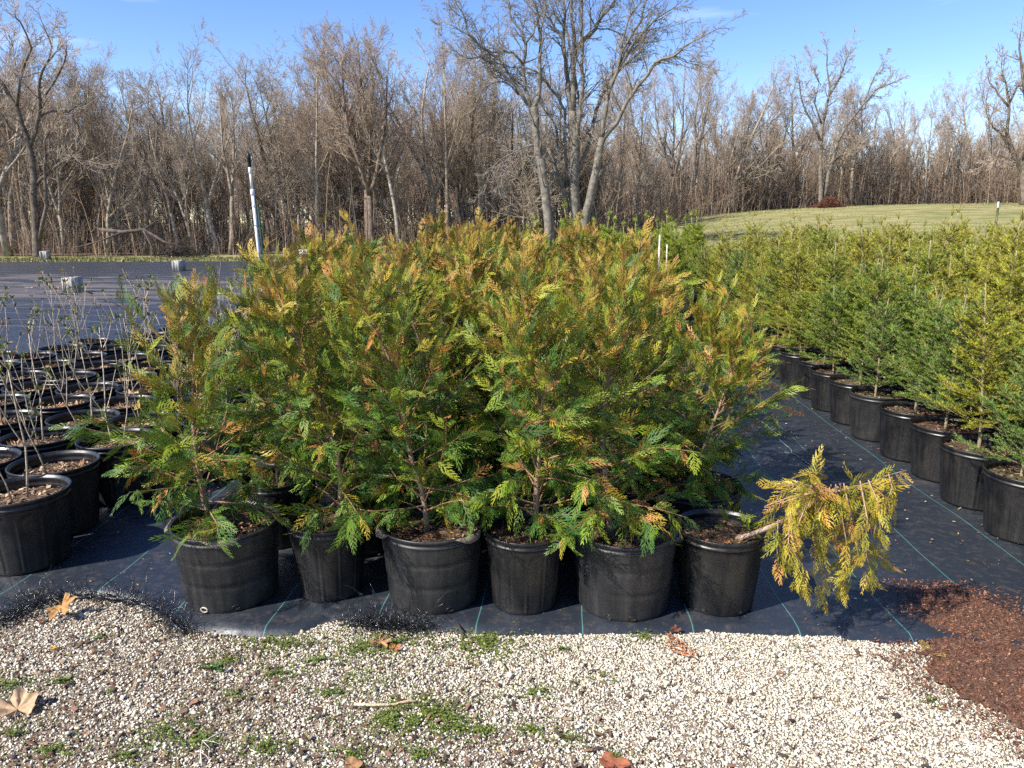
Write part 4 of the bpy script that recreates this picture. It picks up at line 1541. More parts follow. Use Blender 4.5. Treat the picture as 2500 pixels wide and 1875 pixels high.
def fir(seed, height, hue, spread=0.30, needle=0.022, whorls=6, dense=1.0, step=0.0021, long_leader=True, basecol=None, pine=False):
    rng = random.Random(seed)
    ta = Acc()
    NV, NC = [], []
    z0 = 0.25
    Ht = height - z0
    pts = [Vector((0, 0, z0))]
    d = Vector((rng.gauss(0, 0.04), rng.gauss(0, 0.04), 1)).normalized()
    ns = 10
    for i in range(ns):
        d = (d + Vector((rng.gauss(0, 0.045), rng.gauss(0, 0.045), 0.06))).normalized()
        pts.append(pts[-1] + d * Ht / ns)
    bark = (0.27, 0.22, 0.13)
    poly_tube(ta, pts, [0.0115 * (1 - 0.66 * i / ns) for i in range(ns + 1)], 7, bark, rough=0.1)

    def along(t):
        f = min(t, 0.9999) * ns
        i = int(f)
        return pts[i].lerp(pts[i + 1], f - i)
    green = np.array(hue) if basecol is None else np.array(basecol)
    green = green * np.array([1.25, 1.2, 1.0])
    tipg = green * 1.25 + np.array([0.06, 0.05, 0.0])
    segs = []
    twigs = []
    levels = []
    for w in range(whorls):
        t = 0.17 + 0.64 * (w / (whorls - 1)) ** 0.9
        levels.append((t, rng.choice((4, 5, 5, 6)), 1.0))
        if w < whorls - 1:
            for q in range(3):
                levels.append((t + 0.78 / whorls * (0.25 + 0.25 * q + rng.uniform(-0.05, 0.05)), rng.choice((2, 2, 3)), 0.72))
    for (t, nb, ls) in levels:
        p = along(t)
        a0 = rng.random() * 6
        for b in range(nb):
            az = a0 + 2 * pi * b / nb + rng.gauss(0, 0.25)
            L = spread * ls * ((1 - t) ** 0.6 * rng.uniform(0.75, 1.2) + 0.16)
            el = radians(rng.uniform(5, 28) + 30 * t)
            dv = Vector((cos(az) * cos(el), sin(az) * cos(el), sin(el)))
            q = p.copy()
            m = 3
            for k in range(m):
                dv = (dv + Vector((rng.gauss(0, 0.06), rng.gauss(0, 0.06), rng.gauss(0.015, 0.05)))).normalized()
                q2 = q + dv * L / m
                segs.append((*q, *q2, 0.0032 * (1 - k * 0.25), 0.0032 * (1 - (k + 1) * 0.25)))
                if k > 0 or L < 0.12 or rng.random() < 0.7:
                    twigs.append((q.copy(), q2.copy(), t))
                # side twigs in the branch plane
                if L > 0.08:
                    for s in (-1, 1):
                        for h_ in range(2 if ls > 0.8 else 1):
                            if rng.random() < 0.15:
                                continue
                            sd = dv.cross(Vector((0, 0, 1))).normalized() * s
                            l2 = L * rng.uniform(0.22, 0.42) * (1.15 - k / m * 0.6)
                            st = q.lerp(q2, rng.uniform(0.3, 1.0))
                            e = st + (dv * 0.75 + sd * 0.7 + Vector((0, 0, rng.gauss(0.03, 0.1)))).normalized() * l2
                            segs.append((*st, *e, 0.0019, 0.0012))
                            twigs.append((st, e, t))
                            if l2 > 0.07:
                                for s3 in (-1, 1):
                                    st3 = st.lerp(e, rng.uniform(0.35, 0.6))
                                    dd = (e - st).normalized()
                                    e3 = st3 + (dd * 0.7 + dd.cross(Vector((0, 0, 1))) * 0.7 * s3).normalized() * l2 * 0.4
                                    twigs.append((st3, e3, t))
                q = q2
    # leader and top shoots
    top = pts[-1]
    for k in range(rng.choice((3, 4, 5))):
        az = rng.random() * 6.28
        e = top + Vector((cos(az) * 0.6, sin(az) * 0.6, 0.8)).normalized() * rng.uniform(0.04, 0.09)
        twigs.append((top.copy(), e, 1.0))
        segs.append((*top, *e, 0.0022, 0.0015))
    e = top + Vector((rng.gauss(0, 0.008), rng.gauss(0, 0.008), rng.uniform(0.06, 0.12)))
    twigs.append((top.copy(), e, 1.0))
    segs.append((*top, *e, 0.0028, 0.002))
    for i in (ns // 2, ns - 3, ns - 1):
        twigs.append((pts[i], pts[i + 1], 0.95))
    for k in range(3):
        a_ = rng.random() * 6.28
        segs.append((*pts[-1], *(pts[-1] + Vector((0.004 * cos(a_), 0.004 * sin(a_), 0.012))), 0.004, 0.003))
    for (a, b, t) in twigs:
        sh = rng.uniform(0.7, 1.25)
        g = green * sh
        if rng.random() < 0.35:
            g = g * np.array([1.6, 1.25, 0.9])
        needle_twig(NV, NC, np.array(a), np.array(b) + (np.array(b) - np.array(a)) * 0.05, g, tipg * sh * (1 + 0.3 * t), needle, step / dense, rng)
    seg_tubes(ta, segs, 3, np.array(bark) * np.array([1.15, 1.0, 0.85]))
    V = np.concatenate(NV)
    return ta.mesh('fir_trunk', M_bark_young, True), mk('fir_needles', V, np.arange(len(V)).reshape(-1, 3), M_needle, np.concatenate(NC))


FIRS = [fir(400 + i, h, hue, sp) for i, (h, hue, sp) in enumerate((
    (1.05, (0.12, 0.165, 0.02), 0.35), (1.14, (0.165, 0.185, 0.02), 0.32), (1.02, (0.075, 0.145, 0.025), 0.36), (1.22, (0.175, 0.185, 0.02), 0.30),
    (1.10, (0.06, 0.13, 0.035), 0.34), (1.26, (0.165, 0.175, 0.02), 0.31), (1.16, (0.12, 0.17, 0.02), 0.33)))]
fg = 'potted young firs in the right block'
FX0, FY0, FS = 2.17, 2.455, 0.385
nfir = 0
for i in range(25):
    for j in range(22):
        x = FX0 + FS * j + R_.uniform(-0.02, 0.02)
        y = FY0 + FS * i + R_.uniform(-0.02, 0.02)
        if x > 0.80 * y + 0.7:
            continue
        key = 'fir' if not (j == 0 and i in (6,)) and R_.random() > 0.05 else 'firsmooth'
        v = R_.choice((3, 5, 1, 6, 0, 3, 5)) if y > 6 else R_.randrange(7)
        if j == 0:
            v = R_.choice((0, 1, 6, 2, 2, 4))
        tm, fm = FIRS[v]
        look = {0: 'bushy green', 1: 'yellow green', 2: 'dark green', 3: 'tall olive', 4: 'blue green', 5: 'tall yellow green', 6: 'mid green'}[v]
        if j == 0:
            lab = '%s potted fir, %s from the front, row along the bare aisle' % (look, ordw(i))
        else:
            lab = '%s potted fir, %s from the front, %s row from the aisle' % (look, ordw(i), ordw(j))
        r = thing('potted_fir', lab, 'potted tree', (x, y, 0.013 + float(hz(x, y))), 0, fg)
        s = R_.uniform(0.84, 1.14) * (0.95 if j < 2 else 1.04)
        rz = R_.uniform(0, 6.28)
        if j < 3 or y < 4.5:
            link('pot', POT[key][0], r, rotz=R_.random() * 6)
            so = link('soil', SOIL[key][R_.choice((0, 2))], r, rotz=R_.random() * 6)
            if j < 2:
                link('leaf_litter', LIT_FIR[R_.randrange(2)], so, rotz=R_.random() * 6)
        else:
            link('pot', POT[key][0], r)
            link('soil', SOIL[key][0], r)
        ox, oy = (R_.uniform(-0.03, 0.03), R_.uniform(-0.03, 0.03))
        w_ = 0.82 if j == 0 else 0.96
        link('trunk', tm, r, loc=(ox, oy, 0), rotz=rz, scale=(s * w_, s * w_, s))
        link('needles', fm, r, loc=(ox, oy, 0), rotz=rz, scale=(s * w_, s * w_, s))
        nfir += 1
print('firs', nfir)

# bright pines beyond the arborvitae
PINES = [fir(500 + i, h, None, 0.26, needle=0.06, whorls=9, step=0.003, basecol=(0.13, 0.18, 0.02)) for i, h in enumerate((1.40, 1.5, 1.45))]
pg = 'bright young pines behind the middle block'
c = 0
for i in range(3):
    for j in range(7):
        x = -0.15 + 0.42 * j + R_.uniform(-0.05, 0.05)
        y = 9.3 + 0.5 * i + R_.uniform(-0.05, 0.05)
        if FX0 - 0.3 < x and y < FY0 + FS * 24.6:
            y += 2.8
        v = R_.randrange(3)
        r = thing('potted_pine', 'bright potted pine, %s from the left, %s row behind the arborvitae' % (ordw(j), ordw(i)), 'potted tree', (x, y, 0.013 + float(hz(x, y))), 0, pg)
        link('pot', POT['fir'][0], r)
        link('soil', SOIL['fir'][0], r)
        s = R_.uniform(0.9, 1.04)
        rz = R_.uniform(0, 6)
        link('trunk', PINES[v][0], r, rotz=rz, scale=s)
        link('needles', PINES[v][1], r, rotz=rz, scale=s)

# ------------------------------------------------------------------ leafless shrubs in pots at the left
def shrub(seed, h, nst):
    rng = random.Random(seed)
    st, bd = Acc(), Acc()
    bark = np.array((0.46, 0.38, 0.28)) * rng.uniform(0.8, 1.1)

    def tuft(p, d, big):
        for k in range(rng.choice((3, 4, 5))):
            a = rng.random() * 6.28
            side = rnd_perp(d, rng)
            l = rng.uniform(0.014, 0.030) * big
            tip = p + d * l * 0.9 + side * l * 0.7
            mid = p + d * l * 0.55 + side * l * 0.25
            w = d.cross(side).normalized() * l * 0.24
            c = np.array((0.16, 0.20, 0.045)) if rng.random() < 0.75 else np.array((0.22, 0.12, 0.06))
            bd.add([p, mid - w, tip, mid + w], [(0, 1, 2), (0, 2, 3)], c * rng.uniform(0.7, 1.25))

    def stem(p, d, L, r, lvl):
        n = 5
        pts, rad = [p.copy()], [r]
        for i in range(n):
            d = (d + Vector((rng.gauss(0, 0.07), rng.gauss(0, 0.07), 0.04))).normalized()
            p = p + d * L / n
            pts.append(p.copy())
            rad.append(r * (1 - 0.55 * (i + 1) / n))
            if rng.random() < 0.5 and i > 0:
                tuft(p, (d + rnd_perp(d, rng) * 0.8).normalized(), 0.6)
            if lvl < 2 and i >= 1 and rng.random() < (0.24 if lvl == 0 else 0.10):
                for s in (-1, 1):
                    sd = rnd_perp(d, rng)
                    stem(p, (d * 0.85 + sd * 0.5 * s).normalized(), L * rng.uniform(0.25, 0.45), r * 0.55, lvl + 1)
        poly_tube(st, pts, rad, 5, bark, rough=0.15)
        tuft(p, d, 1.15)
    for k in range(nst):
        a = rng.random() * 6.28
        stem(Vector((0.03 * cos(a), 0.03 * sin(a), 0.25)), Vector((cos(a) * 0.2, sin(a) * 0.2, 1)).normalized(), h * rng.uniform(0.7, 1.0), rng.uniform(0.003, 0.005), 0)
    return st.mesh('shrub_stems', M_bark_young, True), bd.mesh('shrub_buds', M_weed)


SHR = [shrub(600 + i, h, n) for i, (h, n) in enumerate(((0.62, 2), (0.7, 2), (0.55, 1), (0.66, 3), (0.6, 1), (0.74, 2)))]
sg = 'leafless potted shrubs in the left block'
PX = 0.405
posn = []
for i in range(17):
    for j in range(-1, 8):
        if j < 0 and i < 3:
            continue
        x = -2.2 - PX * j - (0.04 if i % 2 else 0)
        y = 2.70 + 0.378 * i
        if y > 8.3 or x < -0.80 * y - 0.5 or x < -4.9:
            continue
        if y > 6.0 and x < -4.6 + 0.5 * (y - 6.0):
            continue
        posn.append((i, j, x + R_.uniform(-0.03, 0.03), y + R_.uniform(-0.03, 0.03)))
for (i, j, x, y) in posn:
    v = R_.randrange(6)
    n_st = (2, 2, 1, 3, 1, 2)[v]
    stt = {1: 'single stem', 2: 'two thin stems', 3: 'three thin stems', 4: 'four thin stems'}[n_st]
    r = thing('potted_shrub', 'leafless potted shrub of %s, %s from the right, %s row of left block' % (stt, ordw(j + 1 if i >= 3 else j), ordw(i)), 'potted shrub', (x, y, 0.013), 0, sg)
    link('pot', POT['wide'][0], r, rotz=R_.random() * 6)
    so = link('soil', SOIL['wide'][0], r, rotz=R_.random() * 6)
    link('leaf_litter', LIT_TAN[R_.randrange(2)], so, rotz=R_.random() * 6)
    for q in range(R_.choice((1, 2, 3, 4)) if y < 6 else 1):
        a, rr = R_.random() * 6.28, R_.uniform(0.03, 0.12)
        lf = link('dead_leaf', LEAVES[R_.randrange(4)], so, loc=(rr * cos(a), rr * sin(a), 0.266 + R_.uniform(0, 0.012)), rotz=R_.random() * 6)
        lf.rotation_euler = (R_.uniform(-0.5, 0.5), R_.uniform(-0.5, 0.5), R_.random() * 6)
        s = R_.uniform(0.6, 1.2)
        lf.scale = (s, s, s)
    rz = R_.uniform(0, 6.28)
    s = R_.uniform(0.85, 1.1)
    link('stems', SHR[v][0], r, rotz=rz, scale=(1, 1, s))
    link('buds', SHR[v][1], r, rotz=rz, scale=(1, 1, s))['kind'] = 'stuff'
print('shrubs', len(posn))

# ------------------------------------------------------------------ front pots: drain holes and torn lips
def ring_hole(parent, ang, R, z, rx, rz_, pale=False):
    """oval drain hole near the pot foot: raised edge ring with a dark disc painted as the shade inside"""
    acc = Acc()
    n = 16
    pts = []
    for k in range(n + 1):
        a = 2 * pi * k / n
        th = ang + rx * cos(a) / R
        rr = R + 0.001
        pts.append((rr * cos(th), rr * sin(th), z + rz_ * sin(a)))
    poly_tube(acc, pts, 0.0028 if pale else 0.0016, 5, (0.5, 0.5, 0.5))
    o = link('drain_hole', acc.mesh('drain_hole', M_palerim if pale else M_pot, True), parent)
    V = [(cos(ang) * (R + 0.0015), sin(ang) * (R + 0.0015), z)] + [tuple(p) for p in pts[:-1]]
    F = [(0, 1 + k, 1 + (k + 1) % n) for k in range(n)]
    link('dark_hole_disc', mk('dark_hole_disc', V, np.array(F), M_hole), o)  # flat disc across the ring, coloured dark in place of a shaded opening
    return o


arbs_front = [o for o in COL.objects if o.type == 'EMPTY' and o.get('label') in front_lab]
arbs_front.sort(key=lambda o: o.location.x)
for i, (ang, pale) in enumerate(((-100, True), (-70, False), (-62, False), (-120, False), (-84, False))):
    if i in (1, 3):
        continue
    key = 'big'
    Rb = POT[key][1] * 0.86
    ring_hole(arbs_front[i], radians(ang), Rb + 0.001, 0.02, 0.013, 0.009, pale)
ring_hole(arbs_front[0], radians(-62), POT['big'][1] * 0.86 + 0.001, 0.022, 0.012, 0.009)
ring_hole(arbs_front[4], radians(-112), POT['big'][1] * 0.86 + 0.001, 0.018, 0.012, 0.008)
ring_hole(toppled_tree, radians(-122), POT['smooth'][1] * 0.80 + 0.001, 0.03, 0.012, 0.011)
ring_hole(toppled_tree, radians(-66), POT['smooth'][1] * 0.80 + 0.001, 0.022, 0.012, 0.01)


def lip_tab(parent, ang, width, R, z, mat, droop=0.02):
    """worn flap of the moulded lip, bent out and down"""
    n, m = 9, 4
    V, F = [], []
    for i in range(m):
        for k in range(n):
            u = (k / (n - 1) - 0.5)
            th = ang + u * width / R
            f = i / (m - 1)
            prof = (1 - (2 * u) ** 2)
            rr = R + 0.002 + 0.016 * f * prof
            zz = z - 0.002 - droop * f * f * prof + 0.002 * sin(k * 2.1 + ang)
            V.append((rr * cos(th), rr * sin(th), zz))
    for i in range(m - 1):
        for k in range(n - 1):
            F.append((i * n + k, i * n + k + 1, (i + 1) * n + k + 1, (i + 1) * n + k))
    me = mk('lip_flap', V, np.array(F), mat, smooth_=True)
    o = link('lip_flap', me, parent)
    sol = o.modifiers.new('thickness', 'SOLIDIFY')
    sol.thickness = 0.0022
    return o


M_lip = mat_noise('browned plastic lip', (0.09, 0.07, 0.055), (0.2, 0.16, 0.13), scale=40, rough=0.55, bump=0.3)
for i, angs in ((0, (-165, -70)), (2, (-152, -38)), (4, (-20,))):
    for a_ in angs:
        lip_tab(arbs_front[i], radians(a_), 0.13, POT['big'][1], POT['big'][2], M_lip if i != 4 else M_potgrey, 0.022)

# ------------------------------------------------------------------ riser pipe, stakes, posts, blocks
base = wp(652, 812, 9.4)
b0 = Vector((base.x, 9.4, 0.011))
top = wp(606, 372, 9.4)
r = thing('irrigation_riser', 'white plastic irrigation riser pipe with a black sprinkler head leaning beside a green stake', 'irrigation pipe', b0)
acc = Acc()
tv = top - b0
P = [tv * t for t in (0, 0.25, 0.5, 0.795)]
poly_tube(acc, P, 0.019, 14, (0.7, 0.7, 0.7))
link('lower_pipe', acc.mesh('lower_pipe', M_pvc, True), r)
acc = Acc()
poly_tube(acc, [tv * 0.765, tv * 0.767, tv * 0.798, tv * 0.80], [0.02, 0.026, 0.026, 0.02], 14, (0.7, 0.7, 0.7))
poly_tube(acc, [tv * 0.70, tv * 0.702, tv * 0.715, tv * 0.717], [0.02, 0.023, 0.023, 0.02], 14, (0.7, 0.7, 0.7))
poly_tube(acc, [tv * 0.80, tv * 0.92], [0.0155, 0.0155], 14, (0.7, 0.7, 0.7))
poly_tube(acc, [tv * 0.885, tv * 0.887, tv * 0.918, tv * 0.92], [0.016, 0.021, 0.021, 0.016], 14, (0.7, 0.7, 0.7))
link('upper_pipe', acc.mesh('upper_pipe', M_pvc, True), r)
acc = Acc()
poly_tube(acc, [tv * 0.92, tv * 0.925, tv * 0.965, tv * 0.968, tv * 0.985, tv * 1.0], [0.016, 0.024, 0.023, 0.028, 0.027, 0.008], 12, (0.02, 0.02, 0.02))
poly_tube(acc, [tv * 0.985 + Vector((0.0, 0, 0)), tv * 1.02 + Vector((-0.004, 0, 0.0))], [0.006, 0.004], 6, (0.02, 0.02, 0.02))
link('sprinkler_head', acc.mesh('sprinkler_head', M_black_metal, True), r)
acc = Acc()
sv = wp(620, 500, 9.4) - b0 + Vector((0.035, 0.03, 0))
poly_tube(acc, [Vector((0.04, 0.03, 0)), sv], [0.02, 0.02], 4, (0.02, 0.05, 0.03))
o = link('support_stake', acc.mesh('support_stake', M_greenpaint), None, loc=b0)
tag(o, 'dark green steel stake the white riser pipe is tied to', 'stake')
acc = Acc()
ct = tv * 0.60
ring = [(ct + Vector((0.008 + 0.042 * cos(a_), 0.01 + 0.035 * sin(a_), 0.01 * sin(a_ * 2)))) for a_ in np.linspace(0, 2 * pi, 15)]
poly_tube(acc, ring, 0.004, 5, (0.1, 0.2, 0.03))
link('green_tie', acc.mesh('green_tie', M_greenpaint, True), r)

for i, (px, y0p, y1p, Y, rr, lab) in enumerate(((1611, 571, 980, 5.0, 0.0065, 'pale bamboo stake standing among the arborvitae at their right side'),
                                                (1629, 594, 900, 5.4, 0.0055, 'shorter pale bamboo stake just right of the tall one'))):
    t_ = wp(px, y0p, Y)
    acc = Acc()
    hh = t_.z - 0.02
    poly_tube(acc, [(0.012, 0, 0), (0.006, 0, hh * 0.3), (0.004, 0, hh * 0.305), (0.003, 0, hh * 0.65), (0.002, 0, hh * 0.66), (0, 0, hh)], [rr, rr, rr * 1.25, rr, rr * 1.2, rr * 0.9], 8, (0.5, 0.45, 0.35), rough=0.05)
    tag(link('bamboo_stake', acc.mesh('bamboo_stake', M_stake, True), loc=(t_.x, Y, 0.012)), lab, 'stake')

t_ = wp(2440, 492, 24.0)
gz = float(hz(t_.x, 24.0))
r = thing('fence_post', 'dark green steel post with a white painted top on the grass field', 'post', (t_.x, 24.0, gz))
hh = t_.z - gz
for nm, z0_, z1_, mt in (('post_shaft', -0.05, hh * 0.89, M_greenpaint), ('painted_top', hh * 0.89, hh, M_whitepaint)):
    acc = Acc()
    w_, f_ = 0.03, 0.006
    outl = [(-w_, -f_), (w_, -f_), (w_, f_), (f_, f_), (f_, w_ * 1.2), (-f_, w_ * 1.2), (-f_, f_), (-w_, f_)]
    sh = -0.012
    V = [(x_ + sh * z0_, y_, z0_) for x_, y_ in outl] + [(x_ + sh * z1_, y_, z1_) for x_, y_ in outl]
    n = len(outl)
    acc.add(V, [(k, (k + 1) % n, n + (k + 1) % n, n + k) for k in range(n)])
    acc.add(V, [(n, n + 1, n + 2, n + 7), (n + 3, n + 4, n + 5, n + 6), (n + 2, n + 3, n + 6, n + 7)])
    link(nm, acc.mesh(nm, mt), r)


def box(acc, x0, x1, y0, y1, z0, z1):
    V = [(x, y, z) for z in (z0, z1) for (x, y) in ((x0, y0), (x1, y0), (x1, y1), (x0, y1))]
    acc.add(V, [(0, 3, 2, 1), (4, 5, 6, 7), (0, 1, 5, 4), (1, 2, 6, 5), (2, 3, 7, 6), (3, 0, 4, 7)])


def concrete_block(W=0.20, L=0.42, H=0.30):
    acc = Acc()
    t = 0.034
    box(acc, -W / 2, -W / 2 + t, -L / 2, L / 2, 0, H)
    box(acc, W / 2 - t, W / 2, -L / 2, L / 2, 0, H)
    for yc in (-L / 2 + 0.03, 0, L / 2 - 0.03):
        box(acc, -W / 2 + t, W / 2 - t, yc - 0.015, yc + 0.015, 0.001, H - 0.002)
    # flutes of the end faces: ribs proud of the recess
    for ye, s in ((-L / 2, -1), (L / 2, 1)):
        for xc, ww in ((-W / 2 + t + 0.012, 0.014), (W / 2 - t - 0.012, 0.014)):
            box(acc, xc - ww / 2, xc + ww / 2, *(sorted((ye + 0.0155 * -s, ye + 0.004 * -s))), 0.002, H - 0.003)
    return acc.mesh('concrete_block', M_concrete)


blk = concrete_block()
for (px, py, rot, lab, sc_) in ((180, 713, 0.10, 'grey concrete block, the nearest one on the empty fabric bed', (1, 1, 1)),
                                (438, 661, 0.02, 'grey concrete block standing beside the brown stained strip of the fabric', (1, 1, 1)),
                                (112, 635, 0.3, 'grey concrete block farthest off at the left end of the fabric edge', (1.15, 1, 1.1)),
                                (748, 627, 1.2, 'low pale concrete block at the far fabric edge, behind the arborvitae tips', (1.1, 1.3, 1.0))):
    x, y = gp(px, py, 0.012)
    o = link('concrete_block', blk, loc=(x, y, 0.012), rotz=rot)
    o.scale = sc_
    tag(o, lab, 'concrete block', 'concrete blocks holding down the fabric')

# ------------------------------------------------------------------ gravel
def gravel():
    """angular chips, denser and whiter to the right"""
    n0 = 290000
    x = NP.uniform(-2.1, 2.1, n0)
    y = NP.uniform(1.25, 2.62, n0)
    front = np.interp(x, exs, ey)
    keep = (y < front - 0.004) & (np.abs(x) < 0.78 * y + 0.25)
    x, y = x[keep], y[keep]
    # share of bare dirt: lower left
    dirt = smooth((0.75 - x * 0.55 - (y - 1.6) * 0.9) / 1.1) * (0.35 + 0.9 * fbm(x, y, 4.5))
    keep = NP.random(len(x)) > np.clip(dirt * 0.62 - 0.08, 0, 0.62)
    x, y, dirt = x[keep], y[keep], dirt[keep]
    n = len(x)
    print('stones', n)
    s = np.clip(NP.lognormal(-5.92, 0.38, n), 0.0014, 0.010)
    big = NP.random(n) < 0.004
    s[big] *= 1.8
    base = np.array([(-1, -1, -1), (1, -1, -1), (1, 1, -1), (-1, 1, -1), (-1, -1, 1), (1, -1, 1), (1, 1, 1), (-1, 1, 1)], float)
    J = base[None] * NP.uniform(0.45, 1.0, (n, 8, 3))
    J *= (s[:, None] * NP.uniform([0.8, 0.45, 0.3], [1.35, 0.9, 0.65], (n, 3)))[:, None, :]
    az = NP.uniform(0, 2 * pi, n)
    tl = NP.normal(0, 0.55, n)
    ca, sa, ct, st_ = np.cos(az), np.sin(az), np.cos(tl), np.sin(tl)
    X = J[..., 0] * ct[:, None] + J[..., 2] * st_[:, None]
    Z = -J[..., 0] * st_[:, None] + J[..., 2] * ct[:, None]
    Y = J[..., 1]
    V = np.stack([X * ca[:, None] - Y * sa[:, None] + x[:, None], X * sa[:, None] + Y * ca[:, None] + y[:, None],
                  Z + 0.005 + (s * NP.uniform(0.0, 0.9, n))[:, None]], -1)
    V[..., 2] = np.maximum(V[..., 2], 0.003)
    F = np.array([(0, 3, 2, 1), (4, 5, 6, 7), (0, 1, 5, 4), (1, 2, 6, 5), (2, 3, 7, 6), (3, 0, 4, 7)])
    F = ((np.arange(n) * 8)[:, None, None] + F[None]).reshape(-1, 4)
    pal = np.array([(0.64, 0.58, 0.455), (0.70, 0.65, 0.53), (0.56, 0.48, 0.33), (0.46, 0.41, 0.32), (0.74, 0.71, 0.63), (0.30, 0.26, 0.21)])
    pr = np.array([0.34, 0.26, 0.16, 0.10, 0.12, 0.02])
    c = pal[NP.choice(len(pal), n, p=pr / pr.sum())] * NP.uniform(0.85, 1.08, (n, 1))
    dk = NP.random(n) < 0.03 + 0.22 * np.clip(dirt, 0, 1)
    c[dk] = np.array([(0.16, 0.11, 0.08)]) * NP.uniform(0.6, 1.7, (dk.sum(), 1))
    return mk('gravel', V.reshape(-1, 3), F, M_stone, np.repeat(c, 8, axis=0))


tag(link('gravel', gravel()), 'pale cream crushed stone gravel spread in front of the fabric', 'gravel', kind='stuff')

# dark bits of mulch between the stones
n = 5200
x = NP.uniform(-1.9, 1.9, n)
y = 1.3 + NP.random(n) * 1.0
fr = np.interp(x, exs, ey)
keep = (y < fr - 0.01) & (NP.random(n) < 0.10 + 0.9 * smooth((0.9 - x * 0.6 - (y - 1.6) * 0.9) / 1.6) * (0.3 + fbm(x, y, 4.5)))
x, y = x[keep], y[keep]
tag(link('bark_bits', chips(0, 0, 0, [(0.09, 0.05, 0.03), (0.14, 0.08, 0.05), (0.2, 0.11, 0.07), (0.26, 0.18, 0.11), (0.06, 0.045, 0.035)], size=(0.005, 0.026), flat=0.25, rect=(x, y), name='bark_bits',
                            zf=lambda a, b: np.full(len(a), 0.010))), 'brown bark bits and twigs mixed into the gravel', 'bark bits', kind='stuff')

# crumbs on the fabric
n = 2600
x = NP.uniform(-2.0, 3.2, n)
y = NP.uniform(2.15, 5.5, n)
fr = np.interp(x, exs, ey)
near = np.where(x < -1.0, 0.9, np.where(x > 0.95, 0.8, 0.25))
keep = (y > fr + 0.03) & (NP.random(n) < near)
tag(link('fabric_crumbs', chips(0, 0, 0, [(0.3, 0.17, 0.08), (0.2, 0.1, 0.05), (0.55, 0.5, 0.4), (0.12, 0.07, 0.04), (0.4, 0.3, 0.1)], size=(0.003, 0.014), flat=0.2, rect=(x[keep], y[keep]),
                                name='fabric_crumbs', zf=lambda a, b: np.full(len(a), 0.019))), 'crumbs of bark, leaf and stone lying on the black fabric', 'debris', kind='stuff')

# ------------------------------------------------------------------ mulch spill
mpoly_px = [(2215, 1425), (2330, 1435), (2420, 1470), (2620, 1580), (2640, 1860), (2480, 1830), (2420, 1795), (2320, 1745), (2250, 1675), (2180, 1628), (2230, 1590), (2235, 1530), (2205, 1470)]
mp_ = np.array([gp(*p) for p in mpoly_px])


def poly_dist(X, Y, poly):
    """signed distance, positive inside"""
    X, Y = np.asarray(X, float), np.asarray(Y, float)
    dmin = np.full(X.shape, 1e9)
    inside = np.zeros(X.shape, bool)
    n = len(poly)
    for i in range(n):
        x0, y0 = poly[i]
        x1, y1 = poly[(i + 1) % n]
        ex, ey_ = x1 - x0, y1 - y0
        t = np.clip(((X - x0) * ex + (Y - y0) * ey_) / (ex * ex + ey_ * ey_), 0, 1)
        dmin = np.minimum(dmin, np.hypot(X - x0 - t * ex, Y - y0 - t * ey_))
        c = ((y0 > Y) != (y1 > Y)) & (X < ex * (Y - y0) / (ey_ if abs(ey_) > 1e-9 else 1e-9) + x0)
        inside ^= c
    return np.where(inside, dmin, -dmin)


def mulch_z(X, Y):
    d = poly_dist(X, Y, mp_) + 0.05 * (fbm(X, Y, 14) - 0.5) + 0.16 * (fbm(X, Y, 4) - 0.5)
    return 0.002 + 0.014 * smooth((d + 0.03) / 0.16) + 0.012 * fbm(X, Y, 22) * (d > -0.03)


tag(link('mulch_spill', grid_mesh('mulch_spill', np.linspace(1.2, 2.5, 150), np.linspace(1.4, 2.75, 150), mulch_z, M_mulch,
                                  mask=lambda X, Y: mulch_z(X, Y) > 0.0145)), 'heap of reddish brown bark mulch spilled over the fabric corner and gravel', 'mulch', kind='stuff')
n = 48000
x, y = NP.uniform(1.05, 2.4, n), NP.uniform(1.4, 2.75, n)
d_ = poly_dist(x, y, mp_) + 0.06 * (fbm(x, y, 14) - 0.5) + 0.16 * (fbm(x, y, 4) - 0.5)
keep = NP.random(n) < smooth((d_ + 0.16) / 0.20) ** 1.6
x, y = x[keep], y[keep]
tag(link('mulch_chips', chips(0, 0, 0, PAL_MULCH, size=(0.003, 0.011), flat=0.4, rect=(x, y), name='mulch_chips', zf=lambda a, b: np.maximum(mulch_z(a, b), 0.012))),
    'loose reddish bark chips over the mulch spill', 'mulch', kind='stuff')

